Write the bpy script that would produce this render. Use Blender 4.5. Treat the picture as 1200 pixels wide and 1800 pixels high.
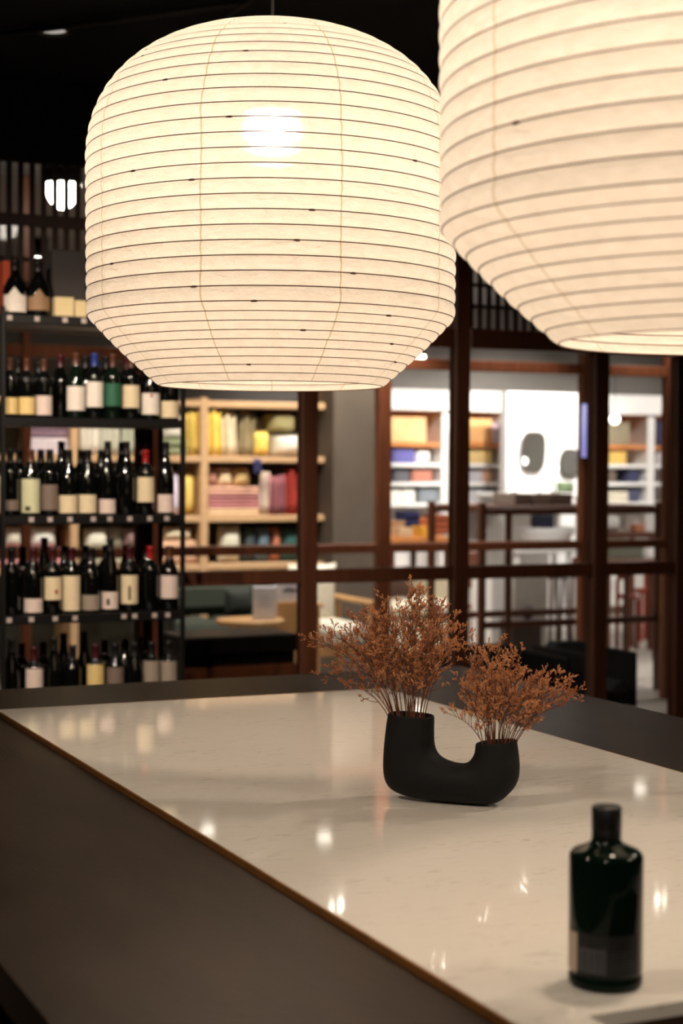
import bpy, math, random
from mathutils import Vector, Matrix
random.seed(7)
PI = math.pi
sc = bpy.context.scene
for o in list(bpy.data.objects):
    bpy.data.objects.remove(o, do_unlink=True)
C = sc.collection

# ------------------------------------------------------------------ camera
# World axes follow the building grid: +Y runs from the bar into the shop, +X to the right.
FPX, CAMH = 2900.0, 1.52
YAW, PIT, ROLL = math.radians(-24.5), math.radians(-1.58), math.radians(0.3)
RM = Matrix.Rotation(YAW, 3, 'Z') @ Matrix.Rotation(PI / 2 + PIT, 3, 'X') @ Matrix.Rotation(ROLL, 3, 'Z')
cd = bpy.data.cameras.new('camera')
cam = bpy.data.objects.new('camera', cd)
C.objects.link(cam)
cam.location = (0, 0, CAMH)
cam.rotation_euler = RM.to_euler()
cd.sensor_fit = 'VERTICAL'
cd.sensor_height = 36.0
cd.sensor_width = 24.0
cd.lens = FPX / 1800.0 * 36.0
cd.clip_start = 0.05
cd.clip_end = 100
cd.dof.use_dof = True
cd.dof.focus_distance = 3.25
cd.dof.aperture_fstop = 3.7
sc.camera = cam

# ------------------------------------------------------------------ world, exposure
w = bpy.data.worlds.new('world')
sc.world = w
w.use_nodes = True
w.node_tree.nodes['Background'].inputs[0].default_value = (0.9, 0.85, 0.8, 1)
w.node_tree.nodes['Background'].inputs[1].default_value = 0.0
sc.view_settings.view_transform = 'Standard'
sc.view_settings.look = 'None'
sc.view_settings.gamma = 1.0
sc.view_settings.exposure = 0.0
sc.view_settings.use_curve_mapping = False


def area_light(name, loc, sx, sy, power, col, rot=(0, 0, 0), spread=PI):
    l = bpy.data.lights.new(name, 'AREA')
    l.shape = 'RECTANGLE'; l.size = sx; l.size_y = sy
    l.energy = power; l.color = col; l.spread = spread
    o = bpy.data.objects.new(name, l)
    o.location = loc; o.rotation_euler = rot
    C.objects.link(o)
    return o


def spot_light(name, loc, target, power, col, ang=50, blend=0.6, rad=0.04):
    l = bpy.data.lights.new(name, 'SPOT')
    l.energy = power; l.color = col
    l.spot_size = math.radians(ang); l.spot_blend = blend; l.shadow_soft_size = rad
    o = bpy.data.objects.new(name, l)
    o.location = loc
    d = Vector(target) - Vector(loc)
    o.rotation_euler = d.to_track_quat('-Z', 'Y').to_euler()
    C.objects.link(o)
    return o


WARM = (1.0, 0.84, 0.67)
NEUT = (1.0, 0.93, 0.88)
SHOPW = (1.0, 0.90, 0.77)
# shop and corridor spot beams without fixtures; most are added fill
for x in (2.3, 3.5, 4.6):
    spot_light('textile_fill', (x, 9.5, 2.95), (x, 10.9, 1.45), 175, SHOPW, 80, 0.8, 0.05)  # added beams that brighten the textile shelf; no lamp stands there
for x, pw in ((6.3, 240), (7.3, 290), (8.25, 480), (9.6, 260), (10.9, 200)):
    spot_light('rear_wall_fill', (x, 11.9, 2.95), (x, 13.6, 1.5), pw, NEUT, 75, 0.8, 0.05)  # added beams that brighten the rear shelves and white panel
for x, y, pw in ((4.72, 10.2, 150), (5.24, 11.17, 220), (7.81, 11.21, 300), (6.6, 10.0, 220), (9.2, 10.2, 220), (3.2, 9.45, 130), (4.3, 9.4, 120)):
    spot_light('shop_floor_spot_and_fill', (x, y, 2.95), (x, y, 0), pw, NEUT, 105, 0.6, 0.05)  # beams of the glinting spotlights, the others added to brighten the shop
for x, y, pw in ((4.75, 8.34, 24), (4.08, 7.68, 24), (5.93, 8.26, 24), (2.4, 8.3, 24), (9.4, 8.2, 120)):
    spot_light('corridor_spot_and_fill', (x, y, 2.95), (x, y, 0), pw, WARM, 95, 0.7, 0.05)  # glinting spotlights plus added fill; the far right one brightens the mirrors' view

for (x, y), t, pw in (((4.2, 8.5), (4.45, 9.5, 0.75), 130), ((5.2, 8.6), (5.3, 9.8, 0.5), 60), ((6.2, 8.6), (6.3, 10.8, 0.6), 80), ((7.4, 8.7), (7.6, 10.9, 0.8), 110)):
    spot_light('shop_front_fill', (x, y, 2.95), t, pw, NEUT, 60, 0.8, 0.05)  # added beams that brighten card, armchair and sofas from the front

# ------------------------------------------------------------------ helpers
def ray(px, py):
    return RM @ Vector(((px - 600) / FPX, -(py - 900) / FPX, -1.0))
def hz(px, py, z):
    d = ray(px, py); t = (z - CAMH) / d.z
    return Vector((d.x * t, d.y * t, z))
def hy(px, py, y):
    d = ray(px, py); t = y / d.y
    return Vector((d.x * t, y, CAMH + d.z * t))
def dep(px, py, depth):
    return Vector((0, 0, CAMH)) + ray(px, py) * depth


def lin(c):
    return tuple(((v / 255.0) / 12.92 if v <= 10 else ((v / 255.0 + 0.055) / 1.055) ** 2.4) for v in c) + (1.0,)


MATS = {}
def mat(name, rgb, rough=0.6, metal=0.0, var=0.12, nscale=8.0, bump=0.0, bscale=60.0, coat=0.0, stretch=(1, 1, 1), emit=None, es=0.0, spec=0.5, trans=0.0):
    if name in MATS:
        return MATS[name]
    m = bpy.data.materials.new(name); m.use_nodes = True
    nt = m.node_tree; b = nt.nodes['Principled BSDF']
    c = lin(rgb)
    b.inputs['Roughness'].default_value = rough
    b.inputs['Metallic'].default_value = metal
    b.inputs['Coat Weight'].default_value = coat
    b.inputs['Specular IOR Level'].default_value = spec
    b.inputs['Transmission Weight'].default_value = trans
    tc = nt.nodes.new('ShaderNodeTexCoord')
    mp = nt.nodes.new('ShaderNodeMapping'); mp.inputs['Scale'].default_value = stretch
    nt.links.new(tc.outputs['Object'], mp.inputs['Vector'])
    n = nt.nodes.new('ShaderNodeTexNoise'); n.inputs['Scale'].default_value = nscale; n.inputs['Detail'].default_value = 4
    nt.links.new(mp.outputs['Vector'], n.inputs['Vector'])
    r = nt.nodes.new('ShaderNodeValToRGB')
    r.color_ramp.elements[0].position = 0.3; r.color_ramp.elements[1].position = 0.7
    r.color_ramp.elements[0].color = tuple(v * (1 - var) for v in c[:3]) + (1,)
    r.color_ramp.elements[1].color = tuple(min(1, v * (1 + var)) for v in c[:3]) + (1,)
    nt.links.new(n.outputs['Fac'], r.inputs['Fac'])
    nt.links.new(r.outputs['Color'], b.inputs['Base Color'])
    if bump > 0:
        n2 = nt.nodes.new('ShaderNodeTexNoise'); n2.inputs['Scale'].default_value = bscale; n2.inputs['Detail'].default_value = 3
        nt.links.new(mp.outputs['Vector'], n2.inputs['Vector'])
        bp = nt.nodes.new('ShaderNodeBump'); bp.inputs['Strength'].default_value = bump; bp.inputs['Distance'].default_value = 0.004
        nt.links.new(n2.outputs['Fac'], bp.inputs['Height'])
        nt.links.new(bp.outputs['Normal'], b.inputs['Normal'])
    if emit:
        b.inputs['Emission Color'].default_value = lin(emit)
        b.inputs['Emission Strength'].default_value = es
    MATS[name] = m
    return m


def new_obj(name, me, parent=None, m=None):
    o = bpy.data.objects.new(name, me); C.objects.link(o)
    if m is not None and not me.materials:
        me.materials.append(m)
    if parent is not None:
        o.parent = parent
    return o


class MB:
    def __init__(s):
        s.v = []; s.f = []; s.sm = []
    def add(s, vs, fs, smooth=False):
        k = len(s.v)
        s.v += [tuple(p) for p in vs]
        s.f += [tuple(i + k for i in f) for f in fs]
        s.sm += [smooth] * len(fs)
    def box(s, x0, x1, y0, y1, z0, z1, bev=0.0):
        x0, x1 = min(x0, x1), max(x0, x1); y0, y1 = min(y0, y1), max(y0, y1); z0, z1 = min(z0, z1), max(z0, z1)
        b = min(bev, (x1 - x0) * .45, (y1 - y0) * .45, (z1 - z0) * .45)
        if b <= 0:
            s.add([(x0,y0,z0),(x1,y0,z0),(x1,y1,z0),(x0,y1,z0),(x0,y0,z1),(x1,y0,z1),(x1,y1,z1),(x0,y1,z1)],
                  [(0,3,2,1),(4,5,6,7),(0,1,5,4),(1,2,6,5),(2,3,7,6),(3,0,4,7)])
            return
        vs = []; idx = {}
        for ix, X in enumerate((x0, x1)):
            for iy, Y in enumerate((y0, y1)):
                for iz, Z in enumerate((z0, z1)):
                    sx = b if ix == 0 else -b; sy = b if iy == 0 else -b; sz = b if iz == 0 else -b
                    for k, p in enumerate(((X, Y + sy, Z + sz), (X + sx, Y, Z + sz), (X + sx, Y + sy, Z))):
                        idx[(ix, iy, iz, k)] = len(vs); vs.append(p)
        q = lambda a: [idx[t] for t in a]
        fs = []
        for ix in (0, 1):
            f = q([(ix,0,0,0),(ix,1,0,0),(ix,1,1,0),(ix,0,1,0)]); fs.append(f if ix else f[::-1])
            f = q([(0,ix,0,1),(1,ix,0,1),(1,ix,1,1),(0,ix,1,1)]); fs.append(f[::-1] if ix else f)
            f = q([(0,0,ix,2),(1,0,ix,2),(1,1,ix,2),(0,1,ix,2)]); fs.append(f if ix else f[::-1])
        for a in (0, 1):
            for c in (0, 1):
                fs.append(q([(0,a,c,1),(1,a,c,1),(1,a,c,2),(0,a,c,2)]))
                fs.append(q([(a,0,c,0),(a,1,c,0),(a,1,c,2),(a,0,c,2)]))
                fs.append(q([(a,c,0,0),(a,c,1,0),(a,c,1,1),(a,c,0,1)]))
        for a in (0, 1):
            for c in (0, 1):
                for d in (0, 1):
                    fs.append(q([(a,c,d,0),(a,c,d,1),(a,c,d,2)]))
        s.add(vs, fs)
    def lathe(s, prof, seg=24, cx=0, cy=0, a0=0.0, a1=2 * PI, smooth=True):
        full = abs(a1 - a0 - 2 * PI) < 1e-6
        n = seg if full else seg + 1
        vs = []
        for r, z in prof:
            for k in range(n):
                a = a0 + (a1 - a0) * k / seg
                vs.append((cx + r * math.cos(a), cy + r * math.sin(a), z))
        fs = []
        for i in range(len(prof) - 1):
            for k in range(seg):
                k2 = (k + 1) % n if full else k + 1
                fs.append((i * n + k, i * n + k2, (i + 1) * n + k2, (i + 1) * n + k))
        s.add(vs, fs, smooth)
    def tube(s, pts, rad, seg=6, smooth=True, cap=True):
        pts = [Vector(p) for p in pts]
        rs = rad if isinstance(rad, (list, tuple)) else [rad] * len(pts)
        vs = []; fs = []
        up = Vector((0, 0, 1))
        for i, p in enumerate(pts):
            t = (pts[min(i + 1, len(pts) - 1)] - pts[max(i - 1, 0)]).normalized()
            u = t.cross(up)
            if u.length < 0.05: u = t.cross(Vector((1, 0, 0)))
            u.normalize(); v2 = t.cross(u)
            for k in range(seg):
                a = 2 * PI * k / seg
                vs.append(p + (u * math.cos(a) + v2 * math.sin(a)) * rs[i])
        for i in range(len(pts) - 1):
            for k in range(seg):
                k2 = (k + 1) % seg
                fs.append((i * seg + k, i * seg + k2, (i + 1) * seg + k2, (i + 1) * seg + k))
        if cap:
            fs.append(tuple(range(seg))[::-1]); fs.append(tuple((len(pts) - 1) * seg + k for k in range(seg)))
        s.add(vs, fs, smooth)
    def pillow(s, cx, cy, cz, sx, sy, sz, n=10, e=3.2, p=0.55):
        """soft cushion: superellipse outline in X/Z, plump along Y"""
        vs = []; fs = []
        for side in (-1, 1):
            base = len(vs)
            for i in range(n + 1):
                for j in range(n + 1):
                    a = -1 + 2 * i / n; b = -1 + 2 * j / n
                    t = max(0.0, (1 - abs(a) ** e) * (1 - abs(b) ** e)) ** p
                    q = 1 - 0.07 * (1 - abs(b) ** 2) * abs(a) ** 2
                    q2 = 1 - 0.07 * (1 - abs(a) ** 2) * abs(b) ** 2
                    vs.append((cx + a * sx / 2 * q, cy + side * t * sy / 2, cz + b * sz / 2 * q2))
            for i in range(n):
                for j in range(n):
                    f = (base + i * (n + 1) + j, base + (i + 1) * (n + 1) + j, base + (i + 1) * (n + 1) + j + 1, base + i * (n + 1) + j + 1)
                    fs.append(f if side < 0 else f[::-1])
        s.add(vs, fs, True)
    def mesh(s, name='mesh'):
        me = bpy.data.meshes.new(name)
        me.from_pydata(s.v, [], s.f)
        me.polygons.foreach_set('use_smooth', s.sm)
        me.update()
        return me
    def build(s, name, m, parent=None):
        return new_obj(name, s.mesh(name), parent, m)


def tag(o, label, cat, group=None):
    o['label'] = label; o['category'] = cat
    if group: o['group'] = group
    return o
def thing(name, label, cat, loc=(0, 0, 0), group=None):
    o = bpy.data.objects.new(name, None); C.objects.link(o)
    o.empty_display_size = 0.05
    o.location = loc
    return tag(o, label, cat, group)
def structure(o):
    o['kind'] = 'structure'
    return o
def one_box(name, m, x0, x1, y0, y1, z0, z1, bev=0.004, parent=None):
    b = MB(); b.box(x0, x1, y0, y1, z0, z1, bev)
    return b.build(name, m, parent)


# ------------------------------------------------------------------ materials
M_ceil = mat('black_ceiling_paint', (16, 14, 13), 0.9)
M_barfloor = mat('dark_floor', (30, 26, 23), 0.6)
M_shopfloor = mat('pale_concrete_floor', (176, 168, 158), 0.45, var=0.08, nscale=3)
M_darkwall = mat('dark_plaster', (28, 24, 22), 0.8)
M_greywall = mat('grey_concrete_wall', (128, 122, 116), 0.8, var=0.1, nscale=2)
M_white = mat('white_paint', (236, 232, 228), 0.55, var=0.03)
M_brown = mat('dark_brown_timber', (86, 48, 30), 0.45, var=0.25, nscale=5, stretch=(12, 12, 0.8), bump=0.1)
M_brown2 = mat('red_brown_timber', (128, 72, 44), 0.45, var=0.2, nscale=5, stretch=(12, 12, 0.8), bump=0.1)
M_slat = mat('grille_timber', (50, 32, 24), 0.6, var=0.2, nscale=6, stretch=(10, 10, 0.8))
M_black = mat('black_steel', (20, 18, 18), 0.45, metal=0.3)
M_oak = mat('pale_oak', (184, 148, 110), 0.5, var=0.1, nscale=6, stretch=(2, 8, 8))
M_orange = mat('amber_timber', (206, 132, 72), 0.5, var=0.12, nscale=6, stretch=(1, 8, 8))


def glass_mat():
    m = bpy.data.materials.new('clear_window_glass'); m.use_nodes = True
    nt = m.node_tree; nt.nodes.remove(nt.nodes['Principled BSDF'])
    out = nt.nodes['Material Output']
    t = nt.nodes.new('ShaderNodeBsdfTransparent'); t.inputs[0].default_value = (0.96, 0.965, 0.96, 1)
    g = nt.nodes.new('ShaderNodeBsdfGlossy'); g.inputs['Roughness'].default_value = 0.02
    fr = nt.nodes.new('ShaderNodeFresnel'); fr.inputs['IOR'].default_value = 1.45
    mul = nt.nodes.new('ShaderNodeMath'); mul.operation = 'MULTIPLY'; mul.inputs[1].default_value = 0.6
    mx = nt.nodes.new('ShaderNodeMixShader')
    nt.links.new(fr.outputs[0], mul.inputs[0]); nt.links.new(mul.outputs[0], mx.inputs[0])
    nt.links.new(t.outputs[0], mx.inputs[1]); nt.links.new(g.outputs[0], mx.inputs[2])
    nt.links.new(mx.outputs[0], out.inputs['Surface'])
    return m
M_glass = glass_mat()


def emit_mat(name, rgb, strength):
    m = bpy.data.materials.new(name); m.use_nodes = True
    b = m.node_tree.nodes['Principled BSDF']
    b.inputs['Base Color'].default_value = (0.8, 0.8, 0.8, 1)
    b.inputs['Emission Color'].default_value = lin(rgb); b.inputs['Emission Strength'].default_value = strength
    return m


# ------------------------------------------------------------------ structure
VW1, VW2, VR = 6.825, 9.0, 14.3      # front glass wall, second glass wall, rear wall of the shop
ZT = 3.1
X0, X1 = -2.2, 13.0
structure(one_box('floor', M_barfloor, X0, X1, -2.2, VW1, -0.1, 0.0, 0))
structure(one_box('floor_shop', M_shopfloor, X0, X1, VW1, VR, -0.1, 0.0, 0))
structure(one_box('ceiling', M_ceil, X0, X1, -2.2, VW1, ZT, ZT + 0.1, 0))
structure(one_box('ceiling_shop', mat('grey_ceiling_paint', (112, 108, 106), 0.9), X0, X1, VW1, VR, ZT, ZT + 0.1, 0))
structure(one_box('wall_left', M_darkwall, X0 - 0.1, X0, -2.2, VR, 0, ZT, 0))
structure(one_box('wall_right', M_darkwall, X1, X1 + 0.1, -2.2, VW1, 0, ZT, 0))
structure(one_box('wall_right_bounce', mat('pale_plaster', (206, 202, 196), 0.8, var=0.05), 10.62, X1 + 0.1, VW1, VR, 0, ZT, 0))  # unseen wall, set close and pale so the mirrors reflect something bright
structure(one_box('wall_front', M_darkwall, X0, X1, -2.3, -2.2, 0, ZT, 0))
structure(one_box('wall_rear', M_greywall, X0, X1, VR, VR + 0.1, 0, ZT, 0))

# front glass partition
def empty_structure(name):
    o = bpy.data.objects.new(name, None); C.objects.link(o); o.empty_display_size = 0.1
    return structure(o)

wb = empty_structure('wall_back')
z_rail = 1.055                          # top of the main rail
z_tr0, z_tr1 = hy(800, 612, VW1).z, hy(800, 577, VW1).z
post_px = [(-66, 26), (252, 26), (540, 27), (806, 26), (1050, 25), (1193, 22), (1330, 26)]
px_edges = []
for px, wpx in post_px:
    a = hy(px - wpx / 2, 900, VW1).x; b = hy(px + wpx / 2, 900, VW1).x
    one_box('post', M_brown, a, b, VW1 - 0.035, VW1 + 0.035, 0, ZT, 0.004, wb)
    px_edges.append((a, b))
XL, XR = px_edges[0][0], px_edges[-1][1]
for i in range(len(px_edges) - 1):
    a, b = px_edges[i][1], px_edges[i + 1][0]
    zr1 = z_rail; zr0 = z_rail - 0.062
    one_box('rail', M_brown, a, b, VW1 - 0.03, VW1 + 0.03, zr0, zr1, 0.004, wb)
    one_box('transom', M_brown, a, b, VW1 - 0.035, VW1 + 0.035, z_tr0, z_tr1, 0.004, wb)
    one_box('bottom_rail', M_brown, a, b, VW1 - 0.03, VW1 + 0.03, 0.0, 0.14, 0.004, wb)
    one_box('pane', M_glass, a, b, VW1 - 0.004, VW1 + 0.004, zr1, z_tr0, 0, wb)
    one_box('pane', M_glass, a, b, VW1 - 0.004, VW1 + 0.004, 0.14, zr0, 0, wb)
    one_box('header_panel', M_ceil, a, b, VW1 - 0.03, VW1 + 0.03, hy(75, 288, VW1).z, ZT, 0.003, wb)
    for zz, t in ((z_tr1 + 0.34, 0.05),):
        one_box('grille_beam', M_slat, a, b, VW1 - 0.035, VW1 - 0.012, zz, zz + t, 0.003, wb)
    for zz in (z_tr1 + 0.10, z_tr1 + 0.20):
        one_box('grille_lath', M_slat, a, b, VW1 + 0.018, VW1 + 0.034, zz, zz + 0.018, 0.002, wb)
sl = MB(); z_head = hy(75, 288, VW1).z
sl.box(-0.011, 0.011, -0.006, 0.008, z_tr1, z_head, 0.002)
slm = sl.mesh('slat'); slm.materials.append(M_slat)
x = XL + 0.03
while x < XR:
    if not any(a - 0.016 < x < b + 0.016 for a, b in px_edges):
        o = new_obj('slat', slm, wb); o.location = (x, VW1, 0)
    x += 0.0485

# second glass partition across the corridor
wm = empty_structure('wall_middle')
z2t1, z2t0 = hy(900, 636, VW2).z, hy(900, 655, VW2).z
p2 = [(-176, 20), (45, 15), (275, 16), (672, 22), (1029, 22), (1170, 9), (1420, 22)]
e2 = []
for px, wpx in p2:
    a = hy(px - wpx / 2, 900, VW2).x; b = hy(px + wpx / 2, 900, VW2).x
    one_box('post', M_brown2, a, b, VW2 - 0.035, VW2 + 0.035, 0, ZT, 0.004, wm)
    e2.append((a, b))
for i in range(len(e2) - 1):
    a, b = e2[i][1], e2[i + 1][0]
    one_box('rail', M_brown2, a, b, VW2 - 0.03, VW2 + 0.03, z_rail - 0.055, z_rail, 0.004, wm)
    one_box('transom', M_brown2, a, b, VW2 - 0.03, VW2 + 0.03, z2t0, z2t1, 0.004, wm)
    one_box('pane', M_glass, a, b, VW2 - 0.004, VW2 + 0.004, z_rail, z2t0, 0, wm)
    one_box('pane', M_glass, a, b, VW2 - 0.004, VW2 + 0.004, z2t1, ZT, 0, wm)
    one_box('pane', M_glass, a, b, VW2 - 0.004, VW2 + 0.004, 0.0, z_rail - 0.055, 0, wm)

# ------------------------------------------------------------------ tasting table
TZ = 0.92
M_tabledark = mat('dark_stained_oak', (42, 33, 27), 0.36, var=0.38, nscale=4, stretch=(3.5, 1.0, 1), bump=0.12, bscale=40)
M_brass = mat('brushed_brass', (160, 108, 56), 0.3, metal=0.55, var=0.15, nscale=20)


def quartz_mat():
    m = bpy.data.materials.new('polished_white_quartz'); m.use_nodes = True
    nt = m.node_tree; b = nt.nodes['Principled BSDF']
    b.inputs['Roughness'].default_value = 0.05
    tc = nt.nodes.new('ShaderNodeTexCoord')
    mp = nt.nodes.new('ShaderNodeMapping'); mp.inputs['Rotation'].default_value = (0, 0, 0.35); mp.inputs['Scale'].default_value = (1, 3.2, 1)
    nt.links.new(tc.outputs['Object'], mp.inputs['Vector'])
    n1 = nt.nodes.new('ShaderNodeTexNoise'); n1.inputs['Scale'].default_value = 26; n1.inputs['Detail'].default_value = 6; n1.inputs['Roughness'].default_value = 0.65
    n1.inputs['Distortion'].default_value = 0.6
    n2 = nt.nodes.new('ShaderNodeTexNoise'); n2.inputs['Scale'].default_value = 3.2; n2.inputs['Detail'].default_value = 3
    for n in (n1, n2): nt.links.new(mp.outputs['Vector'], n.inputs['Vector'])
    r1 = nt.nodes.new('ShaderNodeValToRGB'); r1.color_ramp.elements[0].position = 0.535; r1.color_ramp.elements[1].position = 0.68
    r1.color_ramp.elements[0].color = (0, 0, 0, 1); r1.color_ramp.elements[1].color = (1, 1, 1, 1)
    r2 = nt.nodes.new('ShaderNodeValToRGB'); r2.color_ramp.elements[0].position = 0.42; r2.color_ramp.elements[1].position = 0.66
    r2.color_ramp.elements[0].color = (0.12, 0.12, 0.12, 1); r2.color_ramp.elements[1].color = (1, 1, 1, 1)
    nt.links.new(n1.outputs['Fac'], r1.inputs['Fac']); nt.links.new(n2.outputs['Fac'], r2.inputs['Fac'])
    mu = nt.nodes.new('ShaderNodeMath'); mu.operation = 'MULTIPLY'
    nt.links.new(r1.outputs['Color'], mu.inputs[0]); nt.links.new(r2.outputs['Color'], mu.inputs[1])
    mu2 = nt.nodes.new('ShaderNodeMath'); mu2.operation = 'MULTIPLY'; mu2.inputs[1].default_value = 0.5
    nt.links.new(mu.outputs[0], mu2.inputs[0])
    mx = nt.nodes.new('ShaderNodeMixRGB'); mx.inputs[1].default_value = lin((230, 224, 214)); mx.inputs[2].default_value = lin((146, 136, 120))
    nt.links.new(mu2.outputs[0], mx.inputs[0]); nt.links.new(mx.outputs[0], b.inputs['Base Color'])
    return m
M_quartz = quartz_mat()

TX0, TX1, TY0, TY1 = 0.454, 2.432, 0.62, 4.452      # dark outer top
SX0, SX1, SY0, SY1 = 0.905, 1.958, 0.98, 4.012      # white slab
HX0, HX1, HY0, HY1 = 0.991, 1.62, 1.10, 1.519       # sink opening
table = thing('tasting_table', 'large dark-stained timber table with white stone slab set in the middle', 'table', ((TX0 + TX1) / 2, (TY0 + TY1) / 2, 0))
Tinv = -Vector(table.location)
def tb(name, m, x0, x1, y0, y1, z0, z1, bev=0.003):
    o = one_box(name, m, x0, x1, y0, y1, z0, z1, bev, table)
    o.location = Tinv
    return o
def frame_with_hole(x0, x1, y0, y1, hx0, hx1, hy0, hy1, z0, z1):
    """rectangular plate with a rectangular opening, closed on all sides"""
    v = []; f = []
    for z in (z0, z1):
        v += [(x0, y0, z), (x1, y0, z), (x1, y1, z), (x0, y1, z), (hx0, hy0, z), (hx1, hy0, z), (hx1, hy1, z), (hx0, hy1, z)]
    for k in range(4):
        k2 = (k + 1) % 4
        f.append((8 + k, 8 + k2, 12 + k2, 12 + k))
        f.append((k2, k, 4 + k, 4 + k2))
        f.append((k, k2, 8 + k2, 8 + k))
        f.append((4 + k2, 4 + k, 12 + k, 12 + k2))
    return v, f
ZD = TZ - 0.011
b = MB(); v, f = frame_with_hole(TX0, TX1, TY0, TY1, SX0 - 0.004, SX1 + 0.004, SY0 - 0.004, SY1 + 0.004, ZD - 0.05, ZD); b.add(v, f)
o = b.build('table_top', M_tabledark, table); o.location = Tinv
b = MB(); v, f = frame_with_hole(SX0, SX1, SY0, SY1, HX0, HX1, HY0, HY1, TZ - 0.018, TZ); b.add(v, f)
o = b.build('stone_slab', M_quartz, table); o.location = Tinv
o['label'] = 'polished white speckled stone inset with a sink opening'
o.modifiers.new('bevel', 'BEVEL').width = 0.0012
b = MB(); v, f = frame_with_hole(SX0 - 0.004, SX1 + 0.004, SY0 - 0.004, SY1 + 0.004, SX0, SX1, SY0, SY1, ZD - 0.02, TZ - 0.0004); b.add(v, f)
o = b.build('brass_edging', M_brass, table); o.location = Tinv
o['label'] = 'thin brass strip framing the white slab'
b = MB()
b.box(HX0 - 0.02, HX0, HY0 - 0.02, HY1 + 0.02, 0.70, TZ - 0.018); b.box(HX1, HX1 + 0.02, HY0 - 0.02, HY1 + 0.02, 0.70, TZ - 0.018)
b.box(HX0, HX1, HY0 - 0.02, HY0, 0.70, TZ - 0.018); b.box(HX0, HX1, HY1, HY1 + 0.02, 0.70, TZ - 0.018)
b.box(HX0 - 0.02, HX1 + 0.02, HY0 - 0.02, HY1 + 0.02, 0.69, 0.70)
o = b.build('sink_basin', mat('dark_basin', (56, 40, 26), 0.5), table); o.location = Tinv
for sx0, sx1, sy0, sy1 in ((TX0 + 0.12, TX1 - 0.12, TY0 + 0.12, TY0 + 0.16), (TX0 + 0.12, TX1 - 0.12, TY1 - 0.16, TY1 - 0.12), (TX0 + 0.12, TX0 + 0.16, TY0 + 0.16, TY1 - 0.16), (TX1 - 0.16, TX1 - 0.12, TY0 + 0.16, TY1 - 0.16)):
    tb('side_panel', M_tabledark, sx0, sx1, sy0, sy1, 0, ZD - 0.05)

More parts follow.
